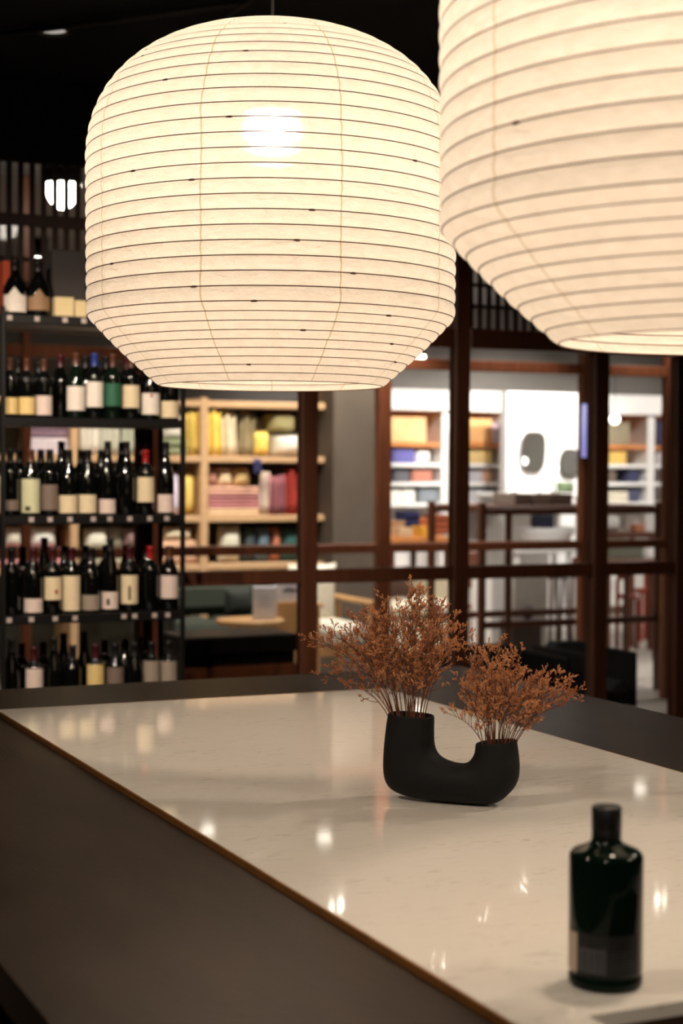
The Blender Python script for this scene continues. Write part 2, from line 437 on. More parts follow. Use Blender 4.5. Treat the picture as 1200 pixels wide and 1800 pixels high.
# ------------------------------------------------------------------ paper lanterns
def paper_mat():
    m = bpy.data.materials.new('washi_paper'); m.use_nodes = True
    nt = m.node_tree; nt.nodes.remove(nt.nodes['Principled BSDF']); out = nt.nodes['Material Output']
    tc = nt.nodes.new('ShaderNodeTexCoord')
    sep = nt.nodes.new('ShaderNodeSeparateXYZ'); nt.links.new(tc.outputs['Object'], sep.inputs[0])
    # overlap of the nine paper strips
    at = nt.nodes.new('ShaderNodeMath'); at.operation = 'ARCTAN2'
    nt.links.new(sep.outputs['Y'], at.inputs[0]); nt.links.new(sep.outputs['X'], at.inputs[1])
    wv = nt.nodes.new('ShaderNodeTexNoise'); wv.inputs['Scale'].default_value = 14
    nt.links.new(tc.outputs['Object'], wv.inputs['Vector'])
    wm2 = nt.nodes.new('ShaderNodeMath'); wm2.operation = 'MULTIPLY_ADD'; wm2.inputs[1].default_value = 0.022
    nt.links.new(wv.outputs['Fac'], wm2.inputs[0]); nt.links.new(at.outputs[0], wm2.inputs[2])
    ms = nt.nodes.new('ShaderNodeMath'); ms.operation = 'MULTIPLY_ADD'; ms.inputs[1].default_value = 9 / (2 * PI); ms.inputs[2].default_value = 20.79
    nt.links.new(wm2.outputs[0], ms.inputs[0])
    fr = nt.nodes.new('ShaderNodeMath'); fr.operation = 'FRACT'; nt.links.new(ms.outputs[0], fr.inputs[0])
    sb = nt.nodes.new('ShaderNodeMath'); sb.operation = 'SUBTRACT'; sb.inputs[1].default_value = 0.5; nt.links.new(fr.outputs[0], sb.inputs[0])
    ab = nt.nodes.new('ShaderNodeMath'); ab.operation = 'ABSOLUTE'; nt.links.new(sb.outputs[0], ab.inputs[0])
    seam = nt.nodes.new('ShaderNodeMapRange'); seam.inputs[1].default_value = 0.003; seam.inputs[2].default_value = 0.0085
    seam.inputs[3].default_value = 1.0; seam.inputs[4].default_value = 0.0
    nt.links.new(ab.outputs[0], seam.inputs[0])
    # fibre mottling
    n = nt.nodes.new('ShaderNodeTexNoise'); n.inputs['Scale'].default_value = 38; n.inputs['Detail'].default_value = 5
    mp = nt.nodes.new('ShaderNodeMapping'); mp.inputs['Scale'].default_value = (1, 1, 2.2)
    nt.links.new(tc.outputs['Object'], mp.inputs['Vector']); nt.links.new(mp.outputs['Vector'], n.inputs['Vector'])
    rp = nt.nodes.new('ShaderNodeValToRGB')
    rp.color_ramp.elements[0].position = 0.3; rp.color_ramp.elements[1].position = 0.7
    rp.color_ramp.elements[0].color = (0.87, 0.825, 0.75, 1); rp.color_ramp.elements[1].color = (0.94, 0.905, 0.84, 1)
    nt.links.new(n.outputs['Fac'], rp.inputs['Fac'])
    mx = nt.nodes.new('ShaderNodeMixRGB'); mx.inputs[2].default_value = (0.62, 0.53, 0.38, 1)
    nt.links.new(seam.outputs[0], mx.inputs[0]); nt.links.new(rp.outputs['Color'], mx.inputs[1])
    # crinkles
    v = nt.nodes.new('ShaderNodeTexNoise'); v.inputs['Scale'].default_value = 30; v.inputs['Detail'].default_value = 6; v.inputs['Roughness'].default_value = 0.6; v.inputs['Distortion'].default_value = 1.2
    mp2 = nt.nodes.new('ShaderNodeMapping'); mp2.inputs['Scale'].default_value = (1, 1, 2.0)
    nt.links.new(tc.outputs['Object'], mp2.inputs['Vector']); nt.links.new(mp2.outputs['Vector'], v.inputs['Vector'])
    bp = nt.nodes.new('ShaderNodeBump'); bp.inputs['Strength'].default_value = 0.55; bp.inputs['Distance'].default_value = 0.012
    nt.links.new(v.outputs['Fac'], bp.inputs['Height'])
    tr = nt.nodes.new('ShaderNodeBsdfTranslucent'); di = nt.nodes.new('ShaderNodeBsdfDiffuse')
    rf = nt.nodes.new('ShaderNodeBsdfRefraction'); rf.inputs['IOR'].default_value = 1.12; rf.inputs['Roughness'].default_value = 0.62
    for s in (tr, di, rf): nt.links.new(mx.outputs[0], s.inputs['Color'])
    for s in (tr, di): nt.links.new(bp.outputs['Normal'], s.inputs['Normal'])
    m1 = nt.nodes.new('ShaderNodeMixShader'); m1.inputs[0].default_value = 0.60
    nt.links.new(tr.outputs[0], m1.inputs[1]); nt.links.new(di.outputs[0], m1.inputs[2])
    m2 = nt.nodes.new('ShaderNodeMixShader'); m2.inputs[0].default_value = PAPER_RF
    nt.links.new(m1.outputs[0], m2.inputs[1]); nt.links.new(rf.outputs[0], m2.inputs[2])
    nt.links.new(m2.outputs[0], out.inputs['Surface'])
    return m
PAPER_RF = 0.08
M_paper = paper_mat()
M_rib = mat('bamboo_rib', (92, 62, 42), 0.6)
M_bulb = emit_mat('glowing_bulb', (255, 230, 204), 225.0)

LD = 3.754
LX, LY = 1.412, 3.488
LAMP1 = Vector((LX, LY, 0)); LAMP2 = Vector((1.424, 1.806, 0))
LS = LD / FPX
z_rim = dep(475, 679, LD).z; z_fold = dep(475, 561, LD).z; z_eq = dep(475, 300, LD).z
RB, RRIM = 321 * LS, 195 * LS
HD = 243 * LS
prof = []
NE = 2.3
for i in range(41):                       # dome, from the top ring outwards
    r = RB * (0.30 + 0.70 * math.sin(PI / 2 * i / 40))
    z = z_eq + HD * max(0.0, 1 - (r / RB) ** NE) ** (1 / NE)
    prof.append((r, z - z_rim))
for i in range(1, 20):
    t = i / 19
    prof.append((RB * (1 - 0.006 * t), z_eq + (z_fold - z_eq) * t - z_rim))
for i in range(1, 16):
    t = i / 15
    prof.append((RB * 0.994 + (RRIM - RB * 0.994) * t + 0.006 * math.sin(PI * t), (z_fold - z_rim) * (1 - t)))
arc = [0.0]
for i in range(1, len(prof)):
    arc.append(arc[-1] + math.dist(prof[i], prof[i - 1]))
def at_arc(s):
    s = min(max(s, 0), arc[-1])
    for i in range(1, len(arc)):
        if arc[i] >= s:
            t = (s - arc[i - 1]) / max(1e-9, arc[i] - arc[i - 1])
            return (prof[i - 1][0] + (prof[i][0] - prof[i - 1][0]) * t, prof[i - 1][1] + (prof[i][1] - prof[i - 1][1]) * t)
    return prof[-1]
s_fold = arc[40 + 19]
n_up = round(s_fold / 0.0312)
n_dn = 9
ribs_s = [s_fold * k / n_up for k in range(n_up + 1)] + [s_fold + (arc[-1] - s_fold) * k / n_dn for k in range(1, n_dn + 1)]
SEG = 144
def make_lantern():
    root = thing('paper_lantern', 'x', 'lantern', (0, 0, 0))
    # paper: bulges outwards between the ribs
    pp = []
    for a, c in zip(ribs_s[:-1], ribs_s[1:]):
        amp = 0.0038 if c <= s_fold + 1e-6 else 0.0022
        for k in range(6):
            t = k / 6; s = a + (c - a) * t
            p0 = at_arc(s - 0.004); p1 = at_arc(s + 0.004); p = at_arc(s)
            tx, tz = p1[0] - p0[0], p1[1] - p0[1]; L = math.hypot(tx, tz) or 1
            nx, nz = -tz / L, tx / L
            d = amp * math.sin(PI * t) ** 0.8 if t > 0 else 0.0
            pp.append((p[0] + nx * d, p[1] + nz * d))
    pp.append(at_arc(arc[-1]))
    b = MB(); b.lathe(pp, SEG)
    b.build('paper_shade', M_paper, root)['label'] = 'glowing cream washi paper shade'
    for i, s in enumerate(ribs_s):
        r, z = at_arc(s)
        rr = 0.0011
        b = MB()
        vs = []; fs = []
        for k in range(96):
            a = 2 * PI * k / 96
            for j in range(5):
                c = 2 * PI * j / 5
                q = r + 0.0004 + rr * math.cos(c)
                vs.append((q * math.cos(a), q * math.sin(a), z + rr * math.sin(c)))
        for k in range(96):
            for j in range(5):
                fs.append((k * 5 + j, ((k + 1) % 96) * 5 + j, ((k + 1) % 96) * 5 + (j + 1) % 5, k * 5 + (j + 1) % 5))
        b.add(vs, fs, True)
        rib = b.build('rib', M_rib, root)
        if i in JOINT:
            b = MB()
            a = JOINT[i]
            b.tube([((r + 0.001) * math.cos(a + q), (r + 0.001) * math.sin(a + q), z - 0.0006) for q in (0, 0.012, 0.024, 0.034)], [0.0016, 0.0024, 0.0024, 0.0016], 6)
            b.build('rib_joint', M_rib, rib)
    ztop = at_arc(0)[1]
    b = MB(); b.tube([(0, 0, ztop - 0.128), (0, 0, ztop - 0.02)], 0.022, 14)
    b.build('lamp_socket', M_black, root)
    b = MB(); b.tube([(0, 0, ztop - 0.02), (0, 0, ZT - z_rim)], 0.004, 8)
    b.build('cord', M_black, root)
    b = MB()
    for k in range(3):
        a = k * 2 * PI / 3 + 0.3; r0 = at_arc(0)[0]
        b.tube([(0.02 * math.cos(a), 0.02 * math.sin(a), ztop - 0.03), (r0 * math.cos(a), r0 * math.sin(a), ztop)], 0.002, 6)
    b.build('wire_frame', M_black, root)
    zb_ = ztop - 0.20; n = 12; lat = math.radians(112)
    b = MB(); b.lathe([(0.0005 + 0.05 * math.sin(lat * k / n), zb_ - 0.05 * math.cos(lat * k / n)) for k in range(n + 1)], 20)
    b.build('bulb', M_bulb, root)
    b = MB(); b.lathe([(0.0485, zb_ + 0.0195), (0.046, zb_ + 0.03), (0.026, zb_ + 0.06), (0.022, zb_ + 0.075)], 20)  # opaque cap added to keep direct bulb light off the dome top
    b.build('bulb_shield', mat('white_bulb_shield', (220, 214, 204), 0.5), root)
    return root
# camera-side angle of the lantern, for the rib overlaps seen in the photograph
ang_cam = math.atan2(-LY, -LX)
JOINT = {}
for k in range(3, len(ribs_s) - 1):
    if random.random() < 0.62:
        JOINT[k] = ang_cam + random.uniform(-1.1, 1.1)
def copy_tree(o, parent=None):
    c = o.copy(); C.objects.link(c); c.parent = parent
    for ch in list(o.children): copy_tree(ch, c)
    return c
lan1 = make_lantern()
lan1.location = (LAMP1.x, LAMP1.y, z_rim); lan1.rotation_euler.z = 0
lan2 = copy_tree(lan1)
lan2.location = (LAMP2.x, LAMP2.y, z_rim - 0.012); lan2.rotation_euler.z = -0.05
lan1['label'] = 'glowing ribbed paper lantern shown whole, hanging over the far end of the table'
lan2['label'] = 'ribbed paper lantern nearest the camera, cropped by the top and right of the picture'
lan1['group'] = lan2['group'] = 'paper lanterns over the table'

# ------------------------------------------------------------------ horseshoe vase
M_vase = mat('matt_black_ceramic', (15, 14, 14), 0.7, var=0.25, nscale=30, bump=0.12, bscale=90, spec=0.25)
pA, pB = hz(725, 1408, TZ), hz(868, 1419, TZ)
vd = (pB - pA).normalized()
vn = Vector((-vd.y, vd.x, 0))
if vn.y < 0: vn = -vn
P0 = pA + vn * 0.016
def on_vase(px, py):
    d = ray(px, py); o0 = Vector((0, 0, CAMH))
    t = (P0 - o0).dot(vn) / d.dot(vn)
    return o0 + d * t
pairs = [((683, 1256), (762, 1264)), ((679, 1285), (761, 1290)), ((675.5, 1322), (761.5, 1310)), ((674, 1352), (764, 1321)), ((677, 1376), (769, 1330)), ((688, 1391), (776, 1336)), ((708, 1401), (785, 1340.5)),
         ((742, 1408), (795, 1344)), ((785, 1413), (805, 1346)), ((826, 1416.5), (813, 1346.3)), ((858, 1418), (820, 1344.5)), ((878, 1415), (825.5, 1341)), ((893, 1402), (830.5, 1335.5)), ((909, 1384), (835, 1327)),
         ((912.5, 1362), (836, 1320)), ((911.5, 1337), (836.5, 1315)), ((907.5, 1306.5), (836.5, 1310))]
vase_base = P0.copy(); vase_base.z = TZ
mid = on_vase(795, 1380)
rootv = Vector((mid.x, mid.y, TZ))
vase = thing('horseshoe_vase', 'matt black ceramic vase shaped like a U with two uneven necks', 'vase', rootv)
NS = 28
secs = []
zmin = 9
for i, (po, pi_) in enumerate(pairs):
    a, b_ = on_vase(*po), on_vase(*pi_)
    zmin = min(zmin, a.z, b_.z)
    secs.append((a, b_))
dz = TZ - zmin + 0.0
def ring(a, b_, depth, sc_=1.0, off=Vector((0, 0, 0))):
    c = (a + b_) / 2; h = (b_ - a) / 2
    out = []
    for k in range(NS):
        t = 2 * PI * k / NS
        ct, st = math.cos(t), math.sin(t)
        e = 0.86
        ct = math.copysign(abs(ct) ** e, ct); st = math.copysign(abs(st) ** e, st)
        p = c + h * ct * sc_ + vn * st * depth * sc_ + off
        out.append(p)
    return out
b = MB()
vs = []; n = len(secs)
def depth_at(i):
    t = i / (n - 1)
    return 0.035 + 0.006 * math.sin(PI * t)
rings = []
down = Vector((0, 0, -1))
rings.append(ring(*secs[0], depth_at(0), 0.80, down * 0.07))
rings.append(ring(*secs[0], depth_at(0), 0.84, down * 0.004))
rings.append(ring(*secs[0], depth_at(0), 0.90, Vector((0, 0, 0.0012))))
rings.append(ring(*secs[0], depth_at(0), 0.975, Vector((0, 0, 0.0005))))
for i, s in enumerate(secs):
    rings.append(ring(s[0], s[1], depth_at(i), 1.0, down * (0.003 if i in (0, n - 1) else 0)))
rings.append(ring(*secs[-1], depth_at(n - 1), 0.975, Vector((0, 0, 0.0005))))
rings.append(ring(*secs[-1], depth_at(n - 1), 0.90, Vector((0, 0, 0.0012))))
rings.append(ring(*secs[-1], depth_at(n - 1), 0.84, down * 0.004))
rings.append(ring(*secs[-1], depth_at(n - 1), 0.80, down * 0.045))
for r in rings:
    for p in r:
        q = Vector((p.x, p.y, max(p.z + dz, TZ + 0.0))) - rootv
        vs.append(q)
fs = []
for i in range(len(rings) - 1):
    for k in range(NS):
        k2 = (k + 1) % NS
        fs.append((i * NS + k, i * NS + k2, (i + 1) * NS + k2, (i + 1) * NS + k))
fs.append(tuple(range(NS))); fs.append(tuple((len(rings) - 1) * NS + k for k in range(NS))[::-1])
b.add(vs, fs, True)
vb = b.build('vase_body', M_vase, vase)
sub = vb.modifiers.new('sub', 'SUBSURF'); sub.levels = 1; sub.render_levels = 2

# ------------------------------------------------------------------ dried flowers
M_stem = mat('dry_stem', (112, 66, 42), 0.8)
M_floret = mat('dry_floret', (200, 138, 92), 0.85, var=0.35, nscale=140)
M_floret2 = mat('dry_floret_dark', (172, 110, 72), 0.85, var=0.35, nscale=140)
def bud(b, p, d, L, r):
    """small spindle-shaped bud"""
    d = d.normalized(); u = d.cross(Vector((0, 0, 1)))
    if u.length < 0.1: u = d.cross(Vector((1, 0, 0)))
    u.normalize(); v = d.cross(u)
    m = p + d * L * 0.62
    vs = [p] + [m + (u * math.cos(k * 2 * PI / 4) + v * math.sin(k * 2 * PI / 4)) * r for k in range(4)] + [p + d * L]
    fs = []
    for k in range(4):
        fs.append((0, 1 + (k + 1) % 4, 1 + k)); fs.append((5, 1 + k, 1 + (k + 1) % 4))
    b.add(vs, fs)
def rnd_dir():
    while True:
        v = Vector((random.uniform(-1, 1), random.uniform(-1, 1), random.uniform(-1, 1)))
        if 0.1 < v.length < 1: return v.normalized()
def sprig(base, tip, label, group, dens=1.0, sub_len=0.032):
    base = Vector(base); tip = Vector(tip)
    root = thing('dried_flower_sprig', label, 'dried flower', base, group)
    st = MB(); fl = MB()
    L = (tip - base).length
    ctrl = base + Vector((0, 0, L * 0.42)) + (tip - base) * 0.22 + rnd_dir() * 0.006
    pt = lambda t: (base * (1 - t) ** 2 + ctrl * 2 * t * (1 - t) + tip * t * t) - base
    N = 9
    pts = [pt(k / N) for k in range(N + 1)]
    st.tube(pts, [0.0011 - 0.0007 * k / N for k in range(N + 1)], 5)
    nb = max(5, int((6 + L * 72) * dens))
    for k in range(nb + 1):
        t = 0.34 + 0.66 * (k / nb) ** 0.85
        p = pt(t); tang = (pt(min(1, t + 0.03)) - pt(t - 0.03)).normalized()
        out_ = rnd_dir()
        d = (tang * 0.8 + out_ * 0.95 + Vector((0, 0, 0.3))).normalized()
        if k == nb: d = tang
        bl = sub_len * random.uniform(0.5, 1.25) * (1.35 - 0.75 * t)
        e_ = p + d * bl + Vector((0, 0, bl * 0.15))
        q = [p, p + d * bl * 0.5, e_]
        st.tube(q, [0.00055, 0.00045, 0.00035], 4, cap=False)
        # each side branch ends in a few short one-sided combs of florets
        for tw_ in range(3):
            d2 = (d * 0.9 + rnd_dir() * 0.8 + Vector((0, 0, 0.3))).normalized()
            s0 = q[1].lerp(e_, 0.25 + 0.375 * tw_); l2 = random.uniform(0.006, 0.012)
            st.tube([s0, s0 + d2 * l2], 0.0003, 3, cap=False)
            for s_ in range(4):
                pp = s0 + d2 * l2 * (0.25 + 0.25 * s_)
                for _ in range(2):
                    dd = (d2 * 0.7 + rnd_dir() * 0.75 + Vector((0, 0, 0.45))).normalized()
                    bud(fl, pp, dd, random.uniform(0.0034, 0.0062), random.uniform(0.0007, 0.0012))
    st.build('stem', M_stem, root)
    f_ = fl.build('florets', random.choice((M_floret, M_floret, M_floret2)), root)
    f_['kind'] = 'stuff'
    return root
def mouth(i):
    a, c = secs[i]; return (a + c) / 2 + Vector((0, 0, dz)), (c - a) / 2
mL, hL = mouth(0); mR, hR = mouth(-1)
tipsL = [(552, 1131), (566, 1124), (590, 1112), (578, 1186), (600, 1172), (612, 1097), (628, 1092), (640, 1088), (655, 1102), (670, 1090), (690, 1082), (705, 1052), (714, 1044), (724, 1060), (740, 1052), (738, 1078), (757, 1074), (768, 1078), (775, 1098), (790, 1098), (798, 1118), (786, 1128), (765, 1112), (700, 1104), (720, 1100), (660, 1130), (640, 1128), (620, 1135), (685, 1130), (740, 1118), (710, 1132), (605, 1120), (770, 1150), (800, 1136), (735, 1142), (650, 1160), (674, 1072), (750, 1140)]
for i, (px, py) in enumerate(tipsL):
    t = min(max((px - 715) / 120, -1), 1)
    bs = mL + hL * (0.62 * t + random.uniform(-0.12, 0.12)) + vn * random.uniform(-0.016, 0.016) + Vector((0, 0, -0.035))
    tp = on_vase(px, py + random.uniform(-3, 3)) + vn * random.uniform(-0.06, 0.06)
    sprig(bs, tp, 'dried rust-brown flower sprig in the taller left neck of the black vase', 'sprigs in the tall neck', 0.85)
tipsR = [(880, 1142), (870, 1148), (902, 1158), (910, 1160), (828, 1142), (815, 1165), (850, 1170), (820, 1205), (808, 1250), (838, 1195), (860, 1188), (875, 1180), (890, 1195), (905, 1190), (920, 1190), (935, 1195), (950, 1190), (968, 1200), (985, 1205), (1001, 1218), (998, 1240), (985, 1235), (960, 1222), (940, 1215), (835, 1225), (855, 1215), (915, 1220), (880, 1215), (815, 1222), (955, 1245)]
for i, (px, py) in enumerate(tipsR):
    t = min(max((px - 890) / 100, -1), 1)
    bs = mR - hR * (0.6 * t + random.uniform(-0.12, 0.12)) + vn * random.uniform(-0.014, 0.014) + Vector((0, 0, -0.030))
    tp = on_vase(px, py + random.uniform(-3, 3)) + vn * random.uniform(-0.05, 0.05)
    sprig(bs, tp, 'dried rust-brown flower sprig in the shorter right neck of the black vase', 'sprigs in the short neck', 0.72, 0.028)

# ------------------------------------------------------------------ squat green bottle in front
M_green = mat('dark_green_glass', (8, 22, 14), 0.06, var=0.05, spec=0.16)
M_cap = mat('black_stopper', (18, 16, 17), 0.45)
bc = hz(1063, 1728, TZ)
bottle = thing('spirit_bottle', 'squat dark green spirit bottle with a black stopper near the sink', 'bottle', bc)
k_ = 1.922 / FPX
RBT = 65 * k_
ph = lambda py: (1728 - py) * k_ * 1.03
b = MB()
zs = [(0.0005, 0), (RBT - 0.004, 0), (RBT - 0.001, 0.0015), (RBT, 0.005), (RBT, 0.012), (RBT - 0.0012, 0.014), (RBT - 0.0012, 0.017), (RBT, 0.019), (RBT, ph(1512)), (RBT - 0.0012, ph(1505)), (RBT - 0.005, ph(1499)), (RBT - 0.012, ph(1495)), (0.022, ph(1489)), (0.0178, ph(1484)), (0.0166, ph(1474)), (0.0166, ph(1455)), (0.0005, ph(1455))]
b.lathe(zs, 48)
b.build('glass_body', M_green, bottle)
zc0, zc1 = ph(1462), ph(1424)
b = MB(); b.lathe([(0.0166, ph(1482)), (0.0171, ph(1480)), (0.0171, zc0 - 0.001), (0.0166, zc0)], 40)
b.build('neck_collar', M_cap, bottle)
b = MB(); b.lathe([(0.0160, zc0 - 0.002), (0.0174, zc0), (0.0174, zc1 - 0.0015), (0.0164, zc1), (0.0005, zc1 + 0.0002)], 40)
b.build('stopper', M_cap, bottle)
ac = math.atan2(-bc.y, -bc.x)
def wrap(name, m, px0, px1, py0, py1, rad, parent):
    """label patch on the bottle, between pixel columns"""
    a0 = ac + math.asin(max(-1, min(1, (px0 - 1063) / 65.5))); a1 = ac + math.asin(max(-1, min(1, (px1 - 1063) / 65.5)))
    b = MB(); b.lathe([(rad, ph(py1)), (rad, ph(py0))], 10, a0=a0, a1=a1)
    return b.build(name, m, parent)
lab = wrap('label', mat('charcoal_label', (15, 15, 16), 0.55), 1014, 1118, 1630, 1700, RBT + 0.0005, bottle)
wrap('label_edge', mat('cream_label_edge', (186, 166, 148), 0.6), 999.5, 1015, 1632, 1699, RBT + 0.0007, lab)
bars = wrap('barcode', mat('grey_barcode_panel', (78, 78, 80), 0.6), 1019, 1064, 1654, 1694, RBT + 0.0009, lab)
M_bar = mat('barcode_bar', (44, 44, 46), 0.6)
for px0, px1 in ((1022, 1024), (1026, 1031), (1033, 1034.5), (1037, 1041), (1043, 1045), (1048, 1053), (1055, 1056.5), (1058, 1061)):
    wrap('barcode_bar', M_bar, px0, px1, 1657, 1691, RBT + 0.0011, lab)
M_txt = mat('grey_fine_print', (48, 48, 50), 0.6)
for k in range(6):
    wrap('text_line', M_txt, 1068, 1068 + random.uniform(34, 45), 1657 + k * 5.5, 1659.5 + k * 5.5, RBT + 0.0009, lab)

# ------------------------------------------------------------------ wine shelf
VS = 6.32
xs0, xs1 = hy(2, 900, VS).x, hy(326, 900, VS).x
ys_front, ys_back = VS, VS + 0.30
zsh = {'A': hy(160, 558, VS).z, 'B': hy(160, 735, VS).z, 'C': hy(160, 906, VS).z, 'D': hy(160, 1079, VS).z}
gap = zsh['C'] - zsh['D']
zsh['E'] = zsh['D'] - gap; zsh['F'] = zsh['E'] - gap
shelf = thing('wine_shelf', 'tall open black steel shelf unit filled with wine bottles', 'shelf', ((xs0 + xs1) / 2, (ys_front + ys_back) / 2, 0))
Sinv = -Vector(shelf.location)
def sb_(name, m, *a, parent=None, bev=0.002):
    o = one_box(name, m, *a, bev, parent or shelf); 
    if parent is None: o.location = Sinv
    return o
ztop_shelf = zsh['A'] + 0.03
tw = 0.018
for xa in (xs0, xs1 - tw):
    for ya in (ys_front, ys_back - tw):
        sb_('upright', M_black, xa, xa + tw, ya, ya + tw, 0, ztop_shelf if xa == xs0 else zsh['A'] - 0.26)
M_tag = mat('white_price_tag', (180, 164, 158), 0.6)
tags = {'A': (17, 65, 114, 147), 'B': (), 'C': (55, 88, 123, 164, 193, 228, 263, 293), 'D': (16, 55, 97, 132, 218, 237, 272, 295)}
for key in 'ABCDEF':
    z = zsh[key]
    bd = sb_('shelf_board', M_black, xs0 + 0.001, (xs1 - 0.001) if key != 'A' else hy(285, 560, VS).x, ys_front + 0.001, ys_back - 0.001, z - 0.034, z)
    for px in tags.get(key, ()):
        xx = hy(px, 900, VS).x
        one_box('price_tag', M_tag, xx - 0.010, xx + 0.010, ys_front - 0.002, ys_front + 0.0008, z - 0.024, z - 0.005, 0, bd)

M_bglass = mat('dark_bottle_glass', (9, 10, 9), 0.06, var=0.05, coat=0.5)
M_bglass2 = mat('deep_green_bottle_glass', (10, 22, 14), 0.06, var=0.05, coat=0.5)
SHAPES = {
    'claret': [(0.0005, 0), (0.034, 0), (0.037, 0.004), (0.0372, 0.19), (0.0345, 0.204), (0.024, 0.220), (0.0155, 0.234), (0.0142, 0.250), (0.0138, 0.286), (0.0153, 0.288), (0.0153, 0.297), (0.0005, 0.299)],
    'burgundy': [(0.0005, 0), (0.036, 0), (0.039, 0.004), (0.039, 0.145), (0.037, 0.17), (0.031, 0.196), (0.022, 0.222), (0.016, 0.245), (0.0145, 0.285), (0.016, 0.287), (0.016, 0.296), (0.0005, 0.298)],
    'slim': [(0.0005, 0), (0.033, 0), (0.036, 0.004), (0.036, 0.16), (0.033, 0.19), (0.024, 0.23), (0.017, 0.265), (0.0142, 0.30), (0.0138, 0.325), (0.0152, 0.327), (0.0152, 0.336), (0.0005, 0.338)],
    'magnum': [(0.0005, 0), (0.044, 0), (0.048, 0.005), (0.049, 0.10), (0.0475, 0.125), (0.036, 0.155), (0.022, 0.178), (0.0165, 0.20), (0.016, 0.235), (0.018, 0.237), (0.018, 0.25), (0.0005, 0.252)],
}
CAPZ = {'claret': 0.238, 'burgundy': 0.240, 'slim': 0.28, 'magnum': 0.205}
_bm = {}
def cached(key, fn):
    if key not in _bm: _bm[key] = fn()
    return _bm[key]
def prof_r(shape, z):
    pr = SHAPES[shape]
    for (r0, z0), (r1, z1) in zip(pr[1:-1], pr[2:-1]):
        if z0 <= z <= z1: return r0 + (r1 - r0) * (z - z0) / max(1e-9, z1 - z0)
    return pr[-2][0]
PAL = {'cream': (226, 206, 170), 'white': (232, 220, 208), 'yellow': (226, 196, 130), 'pink': (222, 200, 190), 'sage': (206, 204, 166), 'dim': (120, 102, 92), 'green': (34, 92, 66), 'grey': (150, 136, 122), 'tan': (150, 116, 86)}
CAPS = {'black': (20, 17, 18), 'red': (150, 20, 22), 'blue': (36, 56, 128), 'maroon': (62, 16, 20), 'brown': (84, 50, 34), 'gold': (160, 124, 60)}
ORD = ['first', 'second', 'third', 'fourth', 'fifth', 'sixth', 'seventh', 'eighth', 'ninth', 'tenth', 'eleventh', 'twelfth']
def wine(px, key, shape, cap, label=None, lz=None, back=False, lbl='', group='', emblem=None, scale=1.0, glass=None, peak=False):
    yv = VS + (0.215 if back else 0.075)
    p = hy(px, 900, yv); p.z = zsh[key] + 0.0006
    root = thing('wine_bottle', lbl, 'wine bottle', p, group)
    zsc = 0.77 if (key == 'B' and px < 90) else 0.87
    xsc = 0.88 if (key == 'B' and px < 90) else 0.96
    root.scale = (xsc, xsc, zsc)
    g = glass or M_bglass
    def body():
        b = MB(); b.lathe(SHAPES[shape], 24); me = b.mesh('glass_body'); me.materials.append(g); return me
    new_obj('glass_body', cached(('b', shape, g.name), body), root)
    z0 = CAPZ[shape]; zt = SHAPES[shape][-1][1]
    def capf():
        b = MB(); pr = [(prof_r(shape, z0) + 0.0006, z0)] + [(r + 0.0006, z) for r, z in SHAPES[shape][1:-1] if z > z0] + [(0.0005, zt + 0.0006)]
        b.lathe(pr, 20); me = b.mesh('capsule'); me.materials.append(mat('capsule_' + cap, CAPS[cap], 0.4)); return me
    new_obj('capsule', cached(('c', shape, cap), capf), root)
    if label:
        a_c = math.atan2(-p.y, -p.x) + random.uniform(-0.15, 0.15)
        l0, l1 = lz[0] / zsc, lz[1] / zsc
        b = MB()
        if peak:
            n = 14; vs = []; fs = []
            for k in range(n + 1):
                a = a_c - 1.15 + 2.3 * k / n; u = abs(k / n - 0.5) * 2
                top = l1 + 0.035 * max(0, 1 - u * 2.2)
                for z in (l0, l1, top):
                    rr = prof_r(shape, z) + 0.0009
                    vs.append((rr * math.cos(a), rr * math.sin(a), z))
            for k in range(n):
                for j in (0, 1):
                    fs.append((k * 3 + j, (k + 1) * 3 + j, (k + 1) * 3 + j + 1, k * 3 + j + 1))
            b.add(vs, fs, True)
        else:
            rr = prof_r(shape, (l0 + l1) / 2) + 0.0007
            b.lathe([(rr, l0), (rr, l1)], 12, a0=a_c - 1.2, a1=a_c + 1.2)
        lo = b.build('label', mat('label_' + label, PAL[label], 0.65, var=0.06, nscale=40), root)
        if emblem:
            col, (u, z, w_, h_) = emblem
            b = MB(); rr = prof_r(shape, z) + 0.0013
            aa = a_c + u
            b.lathe([(rr, z - h_ / 2), (rr, z + h_ / 2)], 6, a0=aa - w_ / 2 / rr, a1=aa + w_ / 2 / rr)
            b.build('label_emblem', mat('emblem_' + str(col), col, 0.6), lo)
    return root
rowname = {'A': 'on top wine board', 'B': 'on second wine board', 'C': 'on middle wine board', 'D': 'on fourth wine board', 'E': 'on lowest wine board'}
RED = (170, 36, 30); INK = (44, 38, 36); MOSS = (60, 62, 46)
B_ = M_bglass; G_ = M_bglass2
